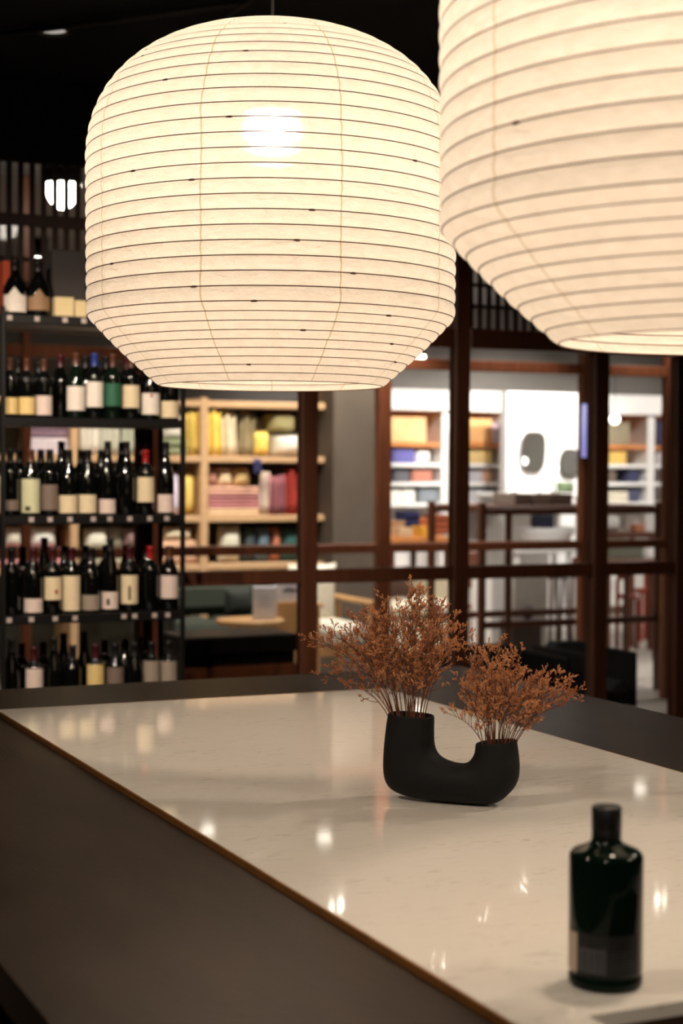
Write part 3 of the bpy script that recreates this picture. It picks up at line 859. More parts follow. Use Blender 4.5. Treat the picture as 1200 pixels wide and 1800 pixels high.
rows = {
 'A': [(27, 'magnum', 'black', 'white', (0.012, 0.078), None), (67, 'magnum', 'black', 'tan', (0.022, 0.075), None)],
 'B': [(17, 'claret', 'brown', 'yellow', (0.012, 0.075), None), (47, 'claret', 'brown', 'yellow', (0.012, 0.078), None), (77, 'claret', 'brown', 'pink', (0.010, 0.085), None),
       (133, 'burgundy', 'brown', 'white', (0.030, 0.125), None), (166, 'claret', 'blue', 'white', (0.045, 0.145), None), (198, 'claret', 'brown', 'green', (0.05, 0.14), None),
       (230.5, 'claret', 'brown', 'cream', (0.045, 0.135), None), (264, 'burgundy', 'red', 'white', (0.02, 0.105), (RED, (0.0, 0.11, 0.012, 0.014))), (298, 'burgundy', 'black', 'cream', (0.008, 0.075), None)],
 'C': [(18, 'claret', 'black', 'dim', (0.02, 0.06), None), (54, 'burgundy', 'brown', 'sage', (0.010, 0.142), (MOSS, (-0.3, 0.03, 0.022, 0.022))), (87.5, 'claret', 'black', 'dim', (0.02, 0.12), None), (120, 'burgundy', 'black', 'cream', (0.008, 0.078), None),
       (154, 'burgundy', 'black', 'cream', (0.008, 0.08), None), (189, 'slim', 'black', 'pink', (0.006, 0.062), None), (222, 'slim', 'black', None, None, None), (256, 'claret', 'red', 'cream', (0.05, 0.15), None), (291, 'slim', 'black', 'pink', (0.008, 0.08), None)],
 'D': [(20, 'claret', 'black', None, None, None), (59, 'burgundy', 'maroon', 'pink', (0.008, 0.062), None), (93, 'claret', 'maroon', 'cream', (0.055, 0.145), (RED, (0.25, 0.10, 0.013, 0.02))), (126, 'claret', 'maroon', 'cream', (0.010, 0.148), None),
       (160, 'burgundy', 'black', 'grey', (0.010, 0.07), None), (194, 'slim', 'black', 'pink', (0.012, 0.08), (INK, (-0.1, 0.046, 0.014, 0.03))), (228, 'claret', 'maroon', 'cream', (0.03, 0.145), (INK, (0.0, 0.085, 0.010, 0.065))), (264, 'claret', 'red', None, None, None), (298, 'burgundy', 'brown', 'pink', (0.048, 0.14), None)],
 'E': [(20, 'slim', 'black', None, None, None), (60, 'claret', 'maroon', 'pink', (0.09, 0.175), None), (95, 'slim', 'black', None, None, None), (128, 'claret', 'black', None, None, None), (168, 'claret', 'maroon', 'yellow', (0.09, 0.18), None), (203, 'claret', 'black', 'dim', (0.08, 0.165), None), (237, 'burgundy', 'black', None, None, None), (267, 'claret', 'black', 'grey', (0.09, 0.185), None), (297, 'claret', 'black', 'grey', (0.09, 0.18), None)],
}
LW = {'cream': 'a cream label', 'white': 'a white label', 'yellow': 'a pale yellow label', 'pink': 'an off-white label', 'sage': 'a tall green-tinted white label', 'dim': 'a dim grey label', 'green': 'a green label', 'grey': 'a greyish label', 'tan': 'a peaked brown label', None: 'unlabelled'}
for key, lst in rows.items():
    for i, (px, shape, cap, lab_, lz, emb) in enumerate(lst):
        extra = (', %s capsule' % cap) if cap in ('red', 'blue') else ''
        kind = 'stout bottle' if shape == 'magnum' else 'wine bottle'
        wine(px, key, shape, cap, lab_, lz, False, '%s, %s%s, %s from left %s' % (kind, LW[lab_] if not (shape == 'magnum' and lab_ == 'white') else 'a peaked white label', extra, ORD[i], rowname[key]),
             'front row wine bottles', emb, glass=(G_ if (key == 'B' and i in (3, 5)) else B_), peak=(shape == 'magnum'))
backs = {'B': (32, 68, 106, 150, 186, 222, 258), 'C': (34, 72, 108, 142, 178, 214, 250), 'D': (40, 78, 114, 150, 186, 222, 258), 'E': (38, 76, 112, 148, 184, 220, 256)}
for key, lst in backs.items():
    for i, px in enumerate(lst):
        wine(px, key, random.choice(('claret', 'claret', 'burgundy', 'slim')), random.choice(('black', 'black', 'maroon')), None, None, True,
             'unlit dark wine bottle in the rear rank %s' % rowname[key], 'rear rank bottles %s' % key)
# boxes on the top board
def rect_box(name, label, cat, m, px0, px1, py0, py1, yv, depth, bev=0.004, group=None, zfix=None):
    a, c = hy(px0, (py0 + py1) / 2, yv), hy(px1, (py0 + py1) / 2, yv)
    z1 = hy((px0 + px1) / 2, py0, yv).z; z0 = hy((px0 + px1) / 2, py1, yv).z
    if zfix is not None: z0 = zfix + 0.0008
    bx = MB(); cx = (a.x + c.x) / 2
    bx.box(a.x - cx, c.x - cx, 0, depth, 0, z1 - z0, bev)
    o = bx.build(name, m); o.location = (cx, yv, z0)
    tag(o, label, cat, group)
    return o
zA = zsh['A']
gb = rect_box('gift_box', 'tall charcoal gift box on the top wine shelf board', 'box', mat('charcoal_card', (58, 52, 50), 0.7), 93, 152, 440, 556, VS + 0.10, 0.14, zfix=zA)
rect_box('cream_carton', 'small cream carton standing in front of the charcoal gift box', 'box', mat('cream_card', (222, 200, 152), 0.7), 97, 131, 522, 556, VS + 0.02, 0.05, zfix=zA)
rect_box('cream_carton', 'half-hidden cream carton beside the lantern on the top shelf board', 'box', mat('cream_card', (222, 200, 152), 0.7), 133, 153, 528, 556, VS + 0.02, 0.05, zfix=zA)
rect_box('orange_box', 'orange-red gift box at the far left of the top shelf board', 'box', mat('orange_card', (196, 78, 50), 0.7), 6, 19, 458, 556, VS + 0.17, 0.09, zfix=zA)

# ------------------------------------------------------------------ textile shelf in the shop
VT = 10.75
TD = 0.42
def X(px, v, py=850): return hy(px, py, v).x
def Z(py, v, px): return hy(px, py, v).z
tx0, tx1 = X(-130, VT), X(582, VT)
tsh = thing('textile_shelf', 'pale oak shelving full of cushions and folded blankets behind the glass', 'shelf', ((tx0 + tx1) / 2, VT + TD / 2, 0))
TSI = -Vector(tsh.location)
def tpart(name, m, *a):
    o = one_box(name, m, *a, 0.004, tsh); o.location = TSI; return o
tb_z = [Z(y, VT, 450) for y in (706, 802, 906, 990)]
uprights = [(-130, -117), (124, 138), (352, 366), (571, 583)]
for a, c in uprights:
    tpart('upright', M_oak, X(a, VT), X(c, VT), VT, VT + TD, 0, tb_z[0] + 0.02)
for k, z in enumerate(tb_z):
    for (a, c), (d, e) in zip(uprights[:-1], uprights[1:]):
        tpart('shelf_board', M_oak, X(c, VT), X(d, VT), VT + 0.003, VT + TD, z - 0.045, z)
M_tback = mat('dark_back_panel', (70, 72, 62), 0.8)
for (a, c), (d, e) in zip(uprights[:-1], uprights[1:]):
    tpart('back_panel', M_tback, X(c, VT), X(d, VT), VT + TD, VT + TD + 0.015, 0.05, tb_z[0])
FAB = {}
def fab(rgb):
    k = 'fabric_%d_%d_%d' % rgb
    return mat(k, rgb, 0.9, var=0.1, nscale=25, bump=0.15, bscale=150)
def cushion(px0, px1, py0, py1, v, rgb, label, group=None, name='cushion', cat='cushion', thick=0.16, base=None, e=3.2):
    cx, cz = hy((px0 + px1) / 2, (py0 + py1) / 2, v).x, hy((px0 + px1) / 2, (py0 + py1) / 2, v).z
    wx = abs(hy(px1, 850, v).x - hy(px0, 850, v).x); hh = abs(hy(px0, py0, v).z - hy(px0, py1, v).z)
    bb = MB(); bb.pillow(0, 0, hh / 2, wx * 0.98, thick, hh, e=e)
    o = bb.build(name, fab(rgb)); o.location = (cx, v + thick / 2, (base + 0.001 if base is not None else cz - hh / 2))
    return tag(o, label, cat, group)
def folded(px0, px1, py0, py1, v, rgb, label, group=None, depth=0.28, name='folded_blanket', cat='blanket', base=None, layers=2):
    a, c = X(px0, v), X(px1, v); cx = (a + c) / 2; w_ = abs(c - a)
    z1, z0 = hy((px0 + px1) / 2, py0, v).z, hy((px0 + px1) / 2, py1, v).z
    hh = z1 - z0
    bb = MB()
    for k in range(layers):   # rolled folds at the front of each layer
        h0, h1 = hh * k / layers, hh * (k + 1) / layers
        rr = (h1 - h0) / 2; n = 6
        prof2 = [(depth, h0)] + [(rr - rr * math.sin(PI * q / n), h0 + rr - rr * math.cos(PI * q / n)) for q in range(n + 1)] + [(depth, h1)]
        vs = [(-w_ / 2, y, z) for y, z in prof2] + [(w_ / 2, y, z) for y, z in prof2]
        m_ = len(prof2)
        fs = [(q, (q + 1) % m_, m_ + (q + 1) % m_, m_ + q) for q in range(m_)] + [tuple(range(m_))[::-1], tuple(range(m_, 2 * m_))]
        bb.add(vs, fs)
    o = bb.build(name, fab(rgb)); o.location = (cx, v, base + 0.001 if base is not None else z0)
    return tag(o, label, cat, group)
def drape(px0, px1, py0, py1, v, rgb, label, group=None, name='hanging_throw', cat='throw'):
    """cloth hanging in soft vertical folds"""
    a, c = X(px0, v), X(px1, v); cx = (a + c) / 2; w_ = abs(c - a)
    z1, z0 = hy((px0 + px1) / 2, py0, v).z, hy((px0 + px1) / 2, py1, v).z
    for zz in tb_z:
        if abs(z0 - zz) < 0.05: z0 = zz + 0.001
    n = 14; vs = []; fs = []
    for side, off in ((0, 0.0), (1, 0.03)):
        for j in range(5):
            for k in range(n + 1):
                t = k / n
                vs.append(((t - 0.5) * w_ * (1 - 0.10 * (1 - j / 4)), off + 0.018 * math.sin(t * 9 + 1) * (1 if side == 0 else 0.6), (z0 - z1) * 0 + (z1 - z0) * j / 4))
    for side in (0, 1):
        B0 = side * 5 * (n + 1)
        for j in range(4):
            for k in range(n):
                f = (B0 + j * (n + 1) + k, B0 + j * (n + 1) + k + 1, B0 + (j + 1) * (n + 1) + k + 1, B0 + (j + 1) * (n + 1) + k)
                fs.append(f if side == 0 else f[::-1])
    S = 5 * (n + 1)
    for k in range(n):
        fs.append((k + 1, k, S + k, S + k + 1)); q = 4 * (n + 1)
        fs.append((q + k, q + k + 1, S + q + k + 1, S + q + k))
    for j in range(4):
        q = j * (n + 1); r = (j + 1) * (n + 1)
        fs.append((q, r, S + r, S + q)); fs.append((r + n, q + n, S + q + n, S + r + n))
    lean = random.uniform(-0.05, 0.05)
    vs = [(q[0] * (1 - 0.12 * (q[2] / (z1 - z0)) ** 2) + lean * q[2], q[1], q[2] * (1 - 0.05 * (1 + math.sin(q[0] * 40 + cx * 9)) / 2)) for q in vs]
    bb = MB(); bb.add(vs, fs, True)
    o = bb.build(name, fab(rgb)); o.location = (cx, v, z0)
    return tag(o, label, cat, group)
vi = VT + 0.06
g1 = 'textiles on the oak shelves'
zb = tb_z
drape(368, 390, 721, 801, VT + 0.05, (228, 196, 92), 'bright yellow throw standing on the upper oak board', g1)
drape(391, 417, 721, 801, VT + 0.08, (212, 196, 168), 'cream knitted throw beside the yellow throw', g1)
drape(419, 446, 722, 801, VT + 0.10, (138, 124, 92), 'grey and ochre throw between cream throw and yellow pot cushion', g1)
cushion(446, 478, 755, 801, vi, (224, 192, 92), 'small yellow cushion in the middle of the upper oak board', g1, base=zb[1])
cushion(450, 471, 728, 768, VT + 0.24, (176, 172, 170), 'grey cushion behind the small yellow cushion', g1, base=zb[1] + 0.12)
cushion(482, 560, 760, 801, vi, (214, 208, 196), 'flat white cushion under the olive pouf', g1, base=zb[1], thick=0.3)
cushion(476, 528, 716, 752, vi, (168, 158, 112), 'rounded olive pouf on top of the white cushion', g1, thick=0.3, base=zb[1] + 0.165, e=4)
drape(449, 459, 806, 834, VT - 0.045, (60, 66, 112), 'navy cloth strip hanging over the oak board edge', g1)
for k, (a, c, col, nm) in enumerate(((366, 385, (176, 128, 110), 'brownish pink'), (383, 412, (228, 204, 168), 'pale beige'), (410, 445, (206, 176, 120), 'straw-coloured'))):
    cushion(a, c, 816, 853, VT + 0.08, col, '%s cushion on top of the mauve blanket stack' % nm, g1, base=zb[2] + 0.195)
for k, (y0, y1, col, nm) in enumerate(((852, 866, (196, 150, 128), 'topmost dusty pink'), (866, 880, (150, 96, 96), 'middle plum'), (880, 893, (168, 108, 108), 'lower mauve'))):
    folded(367, 455, y0, y1, VT + 0.04, col, '%s folded blanket in the stack on the middle oak board' % nm, g1, base=zb[2] + 0.05 * (2 - k) + 0.045)
folded(367, 455, 893, 906, VT + 0.04, (206, 176, 140), 'beige folded blanket at the bottom of the mauve stack', g1, base=zb[2])
drape(456, 471, 826, 904, VT + 0.05, (206, 186, 170), 'striped white cloth beside the mauve throw', g1)
drape(472, 503, 834, 904, VT + 0.03, (128, 74, 80), 'plum throw on the middle oak board', g1)
drape(504, 528, 819, 904, VT + 0.07, (158, 48, 36), 'brick red knitted throw on the middle oak board', g1)
drape(546, 558, 819, 904, VT + 0.07, (130, 66, 46), 'rust brown throw at the right end of the middle oak board', g1)
cushion(388, 428, 918, 985, vi, (214, 210, 190), 'white cushion on the lowest oak board', g1, base=zb[3])
for k, (a, c, col, nm) in enumerate(((430, 452, (64, 78, 80), 'slate'), (453, 478, (98, 120, 132), 'grey blue'), (480, 496, (196, 120, 92), 'coral'), (497, 530, (52, 92, 88), 'teal'), (541, 561, (40, 84, 80), 'dark teal'))):
    cushion(a, c, 922 + k * 2, 988, VT + 0.08, col, '%s cushion on the lowest oak board' % nm, g1, base=zb[3])
# left bays, partly behind the wine shelf
drape(330, 350, 721, 800, VT + 0.05, (222, 192, 98), 'yellow throw in the bay just right of the wine shelf', g1)
cushion(285, 328, 722, 772, vi, (220, 214, 202), 'white cushion in the upper bay just right of the wine shelf', g1, base=zb[1] + 0.10)
folded(285, 328, 772, 801, VT + 0.04, (122, 128, 98), 'moss green folded blanket under a white cushion', g1, base=zb[1])
cushion(278, 320, 824, 902, VT + 0.05, (206, 194, 214), 'large lilac cushion in the bay just right of the wine shelf', g1, base=zb[2])
cushion(322, 346, 824, 902, VT + 0.07, (226, 194, 104), 'large yellow cushion beside the lilac cushion', g1, base=zb[2])
cushion(284, 345, 920, 944, VT + 0.05, (230, 216, 184), 'cream cushion on a beige blanket in the low bay', g1, base=zb[3] + 0.166)
folded(284, 346, 946, 988, VT + 0.04, (186, 146, 118), 'beige folded blanket in the low bay', g1, base=zb[3])
folded(52, 120, 752, 772, VT + 0.04, (128, 102, 116), 'purple folded blanket seen over the wine bottles', g1, base=zb[1] + 0.117)
folded(52, 120, 772, 801, VT + 0.04, (206, 192, 198), 'white ribbed folded blanket seen over the wine bottles', g1, base=zb[1], layers=4)
for k, (a, c) in enumerate(((140, 178), (178, 212), (212, 250))):
    drape(a + 1, c - 1, 721, 800, VT + 0.05, (206 - 16 * k, 198 - 12 * k, 184 - 14 * k), '%s off-white linen behind the wine bottles' % ORD[k], g1)
cushion(-4, 40, 820, 900, VT + 0.05, (216, 204, 190), 'pale cushion behind the leftmost wine bottles', g1, base=zb[2])
cushion(8, 44, 924, 962, VT + 0.05, (228, 220, 202), 'white cushion seen between the lower wine boards at far left', g1, base=zb[3] + 0.13)
cushion(52, 104, 920, 958, VT + 0.05, (234, 230, 222), 'bright white cushion seen between the lower wine boards', g1, base=zb[3] + 0.126)
folded(-4, 120, 956, 988, VT + 0.04, (196, 128, 134), 'pink folded blanket under the bright white cushion', g1, base=zb[3])
cushion(150, 194, 922, 962, VT + 0.05, (226, 222, 204), 'ivory cushion seen between the lower wine boards', g1, base=zb[3] + 0.103)
cushion(194, 220, 920, 962, VT + 0.09, (158, 150, 136), 'taupe cushion seen between the lower wine boards', g1, base=zb[3] + 0.103)
cushion(219, 248, 922, 962, VT + 0.05, (138, 108, 108), 'round mauve cushion seen between the lower wine boards', g1, base=zb[3] + 0.103, e=2.2)
folded(142, 272, 962, 988, VT + 0.03, (150, 140, 118), 'long grey folded blanket on the lowest oak board', g1, base=zb[3])

# grey concrete column
cx0, cx1 = X(586, 10.6), X(664, 10.6)
structure(one_box('wall_column', mat('raw_concrete', (88, 77, 66), 0.8, var=0.14, nscale=4, bump=0.1), cx0, cx1, 10.6, 10.9, 0, ZT, 0.01))

# ------------------------------------------------------------------ furniture between and behind the glass
M_green_f = fab((70, 78, 62))
M_whitef = fab((222, 214, 196))
M_oakleg = mat('honey_oak', (196, 150, 98), 0.5, var=0.12, nscale=6, stretch=(2, 2, 8))
# dark green sofa
def sofa(label, px0, px1, v, rgb, ztop, depth=0.8, seat=0.42):
    a, c = X(px0, v), X(px1, v); cx = (a + c) / 2; hw = abs(c - a) / 2
    r = thing('sofa', label, 'sofa', (cx, v, 0))
    m = fab(rgb)
    def p(name, *q, bev=0.03): return one_box(name, m, *q, bev, r)
    p('base', -hw, hw, 0.02, depth, 0.10, seat - 0.14)
    for s in (-1, 1): p('seat_cushion', -hw * 0.88 if s < 0 else 0.005, -0.005 if s < 0 else hw * 0.88, 0.0, depth - 0.2, seat - 0.14, seat, bev=0.05)
    p('backrest', -hw * 0.88, hw * 0.88, depth - 0.22, depth, seat, ztop, bev=0.06)
    for s in (-1, 1): p('armrest', s * hw * 0.88, s * hw, 0.02, depth, seat - 0.14, seat + 0.16, bev=0.04)
    for sx in (-1, 1):
        for yy in (0.08, depth - 0.08):
            one_box('leg', M_black, sx * hw * 0.9 - 0.02, sx * hw * 0.9 + 0.02, yy - 0.02, yy + 0.02, 0, 0.10, 0.003, r)
    return r
sofa('dark green sofa in front of the oak textile shelf', 300, 536, 9.75, (52, 57, 46), Z(1016, 10.4, 430), 0.85, 0.52)
bb = MB(); cz = X(400, 10.2)
cushion(400, 448, 1025, 1075, 10.2, (40, 44, 38), 'dark cushion leaning on the green sofa back', None, thick=0.14, base=0.522)
# round low table with two cards
rt = hy(440, 1088, 9.45)
r = thing('coffee_table', 'round pale wood coffee table holding white cards', 'table', (rt.x, 9.45, 0))
ztab = rt.z
b = MB(); b.lathe([(0.0005, ztab - 0.035), (0.20, ztab - 0.035), (0.212, ztab - 0.025), (0.212, ztab - 0.006), (0.206, ztab), (0.0005, ztab)], 32); b.build('table_top', M_oakleg, r)
for k in range(3):
    a = k * 2 * PI / 3 + 0.5
    b = MB(); b.tube([(0.10 * math.cos(a), 0.10 * math.sin(a), ztab - 0.035), (0.17 * math.cos(a), 0.17 * math.sin(a), 0)], 0.014, 8); b.build('leg', M_oakleg, r)
M_card = mat('white_card', (232, 228, 232), 0.5, var=0.02)
o = rect_box('card_holder', 'tall white price card standing on the round coffee table', 'card', M_card, 447, 487, 1031, 1088, 9.38, 0.03, zfix=ztab)
for k in range(4):
    one_box('text_line', mat('grey_print', (170, 166, 172), 0.7), -0.04, 0.02 + 0.02 * (k % 2), -0.001, 0.002, 0.14 - k * 0.018, 0.144 - k * 0.018, 0, o)
stand = rect_box('wooden_box', 'small oak box beside the round coffee table', 'box', M_oakleg, 488, 531, 1058, 1100, 9.50, 0.2, zfix=0.0)
o = rect_box('sign_card', 'white sign card with black lettering on the oak box', 'sign', M_card, 484, 531, 1018, 1058, 9.53, 0.02, zfix=Z(1058, 9.50, 510))
for k, (a, c, zz, hh) in enumerate(((-0.045, -0.018, 0.060, 0.012), (-0.022, 0.02, 0.066, 0.016), (0.015, 0.050, 0.062, 0.013))):
    one_box('lettering', mat('black_print', (36, 34, 36), 0.7), a, c, -0.002, 0.002, zz, zz + hh, 0, o)
# black bench in the corridor, behind the lower panes
a, c = X(322, 7.15), X(526, 7.15)
r = thing('low_bench', 'black low bench with a brown timber rail behind the glass', 'bench', ((a + c) / 2, 7.15, 0))
hw = (c - a) / 2; zbn = Z(1104, 7.5, 430)
one_box('seat', M_black, -hw, hw, 0, 0.35, zbn - 0.08, zbn, 0.01, r)
one_box('front_panel', M_black, -hw, hw, 0.05, 0.30, 0.0, zbn - 0.08, 0.004, r)
one_box('timber_rail', M_brown2, -hw, hw, 0.0, 0.05, zbn - 0.2, zbn - 0.14, 0.006, r)

# armchair with white cushions
ac0, ac1 = X(556, 9.62), X(664, 9.62)
r = thing('armchair', 'oak armchair with white seat and back cushions', 'armchair', ((ac0 + ac1) / 2, 9.62, 0))
hw = (ac1 - ac0) / 2
for sx in (-1, 1):
    for yy, zt in ((0.03, 0.62), (0.58, 0.60)):
        one_box('leg', M_oakleg, sx * hw - 0.018 * sx - 0.018, sx * hw - 0.018 * sx + 0.018, yy - 0.018, yy + 0.018, 0, zt, 0.005, r)
    one_box('armrest', M_oakleg, sx * hw - 0.02 * sx - 0.03, sx * hw - 0.02 * sx + 0.03, -0.02, 0.64, 0.62, 0.65, 0.01, r)
one_box('seat_rail', M_oakleg, -hw + 0.036, hw - 0.036, 0.012, 0.05, 0.30, 0.36, 0.005, r)
one_box('seat_cushion', M_whitef, -hw + 0.04, hw - 0.04, 0.0, 0.56, 0.36, 0.50, 0.04, r)
b = MB(); b.pillow(0, 0.56, 0.66, 2 * hw - 0.08, 0.16, 0.42); b.build('back_cushion', M_whitef, r)
one_box('back_rail', M_oakleg, -hw + 0.036, hw - 0.036, 0.62, 0.655, 0.66, 0.72, 0.005, r)

# beige rounded sofa with a brown cushion
sofa('beige rounded sofa right of the concrete column', 676, 812, 10.9, (196, 184, 162), Z(1006, 11.6, 750), 0.9, 0.52)
cushion(688, 728, 1018, 1076, 11.02, (88, 64, 56), 'round brown cushion on the beige sofa', None, thick=0.16, base=0.53, e=2.0)

# dark timber display rack in the shop
def rack(label, px0, px1, v, ztop, depth=0.7, rails=(0.4,), m=M_brown):
    a, c = X(px0, v), X(px1, v); cx = (a + c) / 2; hw = abs(c - a) / 2
    r = thing('display_rack', label, 'rack', (cx, v, 0))
    t = 0.022
    for sx in (-1, 1):
        for yy in (t, depth - t):
            one_box('post', m, sx * (hw - t) - t, sx * (hw - t) + t, yy - t, yy + t, 0, ztop, 0.003, r)
    for zz in rails:
        for yy in (t, depth - t):
            one_box('rail', m, -hw + 2 * t, hw - 2 * t, yy - t * 0.8, yy + t * 0.8, zz - 0.045, zz, 0.003, r)
    one_box('rack_top', m, -hw + 2 * t, hw - 2 * t, t * 2, depth - t * 2, ztop - 0.06, ztop - 0.02, 0.003, r)
    return r
rk = rack('dark timber display rack standing behind the second glass wall', 845, 1166, 9.35, Z(884, 9.35, 900), 0.75, (Z(893, 9.35, 900), Z(1092, 9.35, 900)))
for px in (897,):
    xx = X(px, 9.35) - rk.location.x
    one_box('post', M_brown, xx - 0.018, xx + 0.018, 0.004, 0.04, 0, Z(884, 9.35, 900) - 0.04, 0.003, rk)
# grey storage boxes on the rack
zr = Z(884, 9.35, 900) - 0.02
for k, (a, c, col) in enumerate(((905, 935, (120, 104, 92)), (938, 968, (134, 118, 106)), (971, 1006, (112, 94, 84)))):
    rect_box('storage_box', '%s grey-brown storage box on the dark display rack' % ORD[k], 'box', mat('taupe_box%d' % k, col, 0.8), a, c, 868, 890, 9.55, 0.3, zfix=zr, group='boxes on the rack')
# black sofas low at the right
sofa('black low sofa left of the wide timber post', 880, 1012, 7.35, (18, 16, 16), 0.54, 0.7, 0.36)
sofa('black low sofa right of the wide timber post', 1040, 1128, 7.45, (20, 18, 18), 0.54, 0.6, 0.36)
# pale plinths, stools
rect_box('plinth', 'pale grey plinth behind the flowers', 'plinth', mat('pale_grey_plinth', (168, 160, 150), 0.7), 904, 962, 1000, 1096, 10.4, 0.4, zfix=0)
rect_box('plinth', 'narrow white plinth left of the pale grey plinth', 'plinth', M_white, 864, 889, 1004, 1096, 10.45, 0.3, zfix=0)
p = hy(926, 1077, 10.3)
b = MB(); n = 12; b.lathe([(0.0005 + 0.05 * math.sin(PI * k / n), 0.05 - 0.05 * math.cos(PI * k / n)) for k in range(n + 1)], 20)
st_ = rect_box('low_block', 'low dark block in front of the pale grey plinth', 'block', mat('umber_block', (60, 46, 40), 0.7), 900, 952, 1090, 1120, 10.2, 0.18, zfix=0)
o = b.build('dark_ball', mat('dark_woven_ball', (52, 42, 38), 0.9, bump=0.3)); o.location = (p.x, 10.29, Z(1090, 10.2, 926)); tag(o, 'dark ball ornament in front of the pale grey plinth', 'ornament')
def stool(px, v, label, rgb, seat=0.62, wpx=36):
    hw = abs(X(px + wpx / 2, v) - X(px - wpx / 2, v)) / 2
    r = thing('stool', label, 'stool', (X(px, v), v, 0), 'stools in the shop')
    m = mat('stool_%d_%d_%d' % rgb, rgb, 0.5)
    one_box('seat', m, -hw, hw, -hw, hw, seat - 0.035, seat, 0.01, r)
    for sx in (-1, 1):
        for sy in (-1, 1):
            b = MB(); b.tube([(sx * hw * 0.8, sy * hw * 0.8, seat - 0.035), (sx * hw * 0.95, sy * hw * 0.95, 0)], 0.014, 6); b.build('leg', m, r)
    return r
stool(975, 10.9, 'dark brown stool beside the pale grey plinth', (66, 40, 30), 0.70, 34)
stool(1012, 10.95, 'dark brown stool half hidden by the wide timber post', (66, 40, 30), 0.70, 34)
def chair(px, v, label, rgb, wpx=30, seat=0.46, top=0.86):
    hw = abs(X(px + wpx / 2, v) - X(px - wpx / 2, v)) / 2
    r = thing('shop_chair', label, 'chair', (X(px, v), v, 0), 'chairs in the shop')
    m = mat('chair_%d_%d_%d' % rgb, rgb, 0.6)
    one_box('seat', m, -hw, hw, -hw, hw, seat - 0.04, seat, 0.012, r)
    one_box('backrest', m, -hw, hw, hw - 0.03, hw, seat + 0.12, top, 0.01, r)
    for sx in (-1, 1):
        one_box('leg', m, sx * hw * 0.9 - 0.014, sx * hw * 0.9 + 0.014, -hw, -hw + 0.028, 0, seat - 0.04, 0.003, r)
        one_box('leg', m, sx * hw * 0.9 - 0.014, sx * hw * 0.9 + 0.014, hw - 0.028, hw, 0, seat + 0.13, 0.003, r)
    return r
chair(1104, 11.6, 'brown red chair seen through the right pane', (128, 62, 44), 24)
chair(1132, 12.1, 'brick red chair seen through the right pane', (164, 64, 44), 26)
chair(838, 11.2, 'red brown chair behind the flowers', (112, 66, 46), 30)
# white display tables
def wtable(px0, px1, v, py, label, depth=0.6, m=M_white, leg=None):
    a, c = X(px0, v), X(px1, v); cx = (a + c) / 2; hw = abs(c - a) / 2; zt = Z(py, v, (px0 + px1) / 2)
    r = thing('display_table', label, 'table', (cx, v, 0))
    one_box('table_top', m, -hw, hw, 0, depth, zt - 0.05, zt, 0.012, r)
    for sx in (-1, 1):
        for yy in (0.05, depth - 0.05):
            one_box('leg', leg or m, sx * (hw - 0.05) - 0.02, sx * (hw - 0.05) + 0.02, yy - 0.02, yy + 0.02, 0, zt - 0.05, 0.003, r)
    return r, zt
wt, zwt = wtable(905, 1016, 11.6, 962, 'white display table behind the dark rack', 0.9)
b = MB(); p = hy(960, 930, 12.0)
prf = [(0.0005, 0.0), (0.12, 0.0), (0.19, 0.03), (0.225, 0.09), (0.228, 0.145), (0.218, 0.145), (0.20, 0.09), (0.0005, 0.03)]
b.lathe(prf, 36); o = b.build('white_basin', M_white); o.location = (X(962, 12.05), 12.05, zwt + 0.001); tag(o, 'large white round bowl on the white display table', 'bowl')
rect_box('navy_folder', 'small navy box in the large white bowl', 'box', mat('navy_card', (36, 40, 66), 0.7), 945, 974, 905, 917, 12.05, 0.12, zfix=zwt + 0.10)
wt2, zwt2 = wtable(684, 800, 11.9, 944, 'timber display table piled with colourful goods', 0.7, M_orange, M_brown)
goods = [(690, 712, 918, (196, 150, 110), 'beige'), (713, 738, 902, (44, 48, 92), 'navy'), (739, 762, 914, (212, 120, 70), 'orange'), (763, 794, 908, (176, 96, 60), 'rust'), (703, 726, 928, (226, 190, 150), 'cream'), (742, 752, 926, (232, 170, 60), 'amber')]
for a, c, y, col, nm in goods:
    yy = 11.92 if nm in ('cream', 'amber') else 12.15
    folded(a, c, y, 944, yy, col, '%s folded cloth on the timber display table' % nm, 'goods on the display table', depth=0.2, base=zwt2, name='folded_cloth', cat='cloth', layers=3)
wt3, zwt3 = wtable(1064, 1160, 11.4, 936, 'dark display table seen through the right pane', 0.38, M_brown)
rect_box('white_canister', 'white canister on the dark display table in the right pane', 'canister', M_white, 1134, 1156, 900, 936, 11.5, 0.12, zfix=zwt3)
cushion(1064, 1096, 908, 936, 11.55, (236, 232, 226), 'white bundle on the dark display table in the right pane', None, name='white_bundle', cat='bundle', thick=0.2, base=zwt3)
rect_box('coral_box', 'small coral box beside the white canister', 'box', mat('coral_card', (206, 130, 96), 0.7), 1118, 1132, 922, 936, 11.5, 0.1, zfix=zwt3)
wt4, zwt4 = wtable(1066, 1170, 10.75, 984, 'low dark table holding the grey green crate', 0.5, M_brown)
rect_box('sage_crate', 'grey green crate behind the right pane', 'crate', mat('sage_grey', (112, 112, 96), 0.8), 1075, 1130, 950, 984, 10.9, 0.3, zfix=zwt4)
rect_box('white_parcel', 'white parcel beside the grey green crate', 'parcel', M_white, 1137, 1156, 955, 984, 10.95, 0.2, zfix=zwt4)

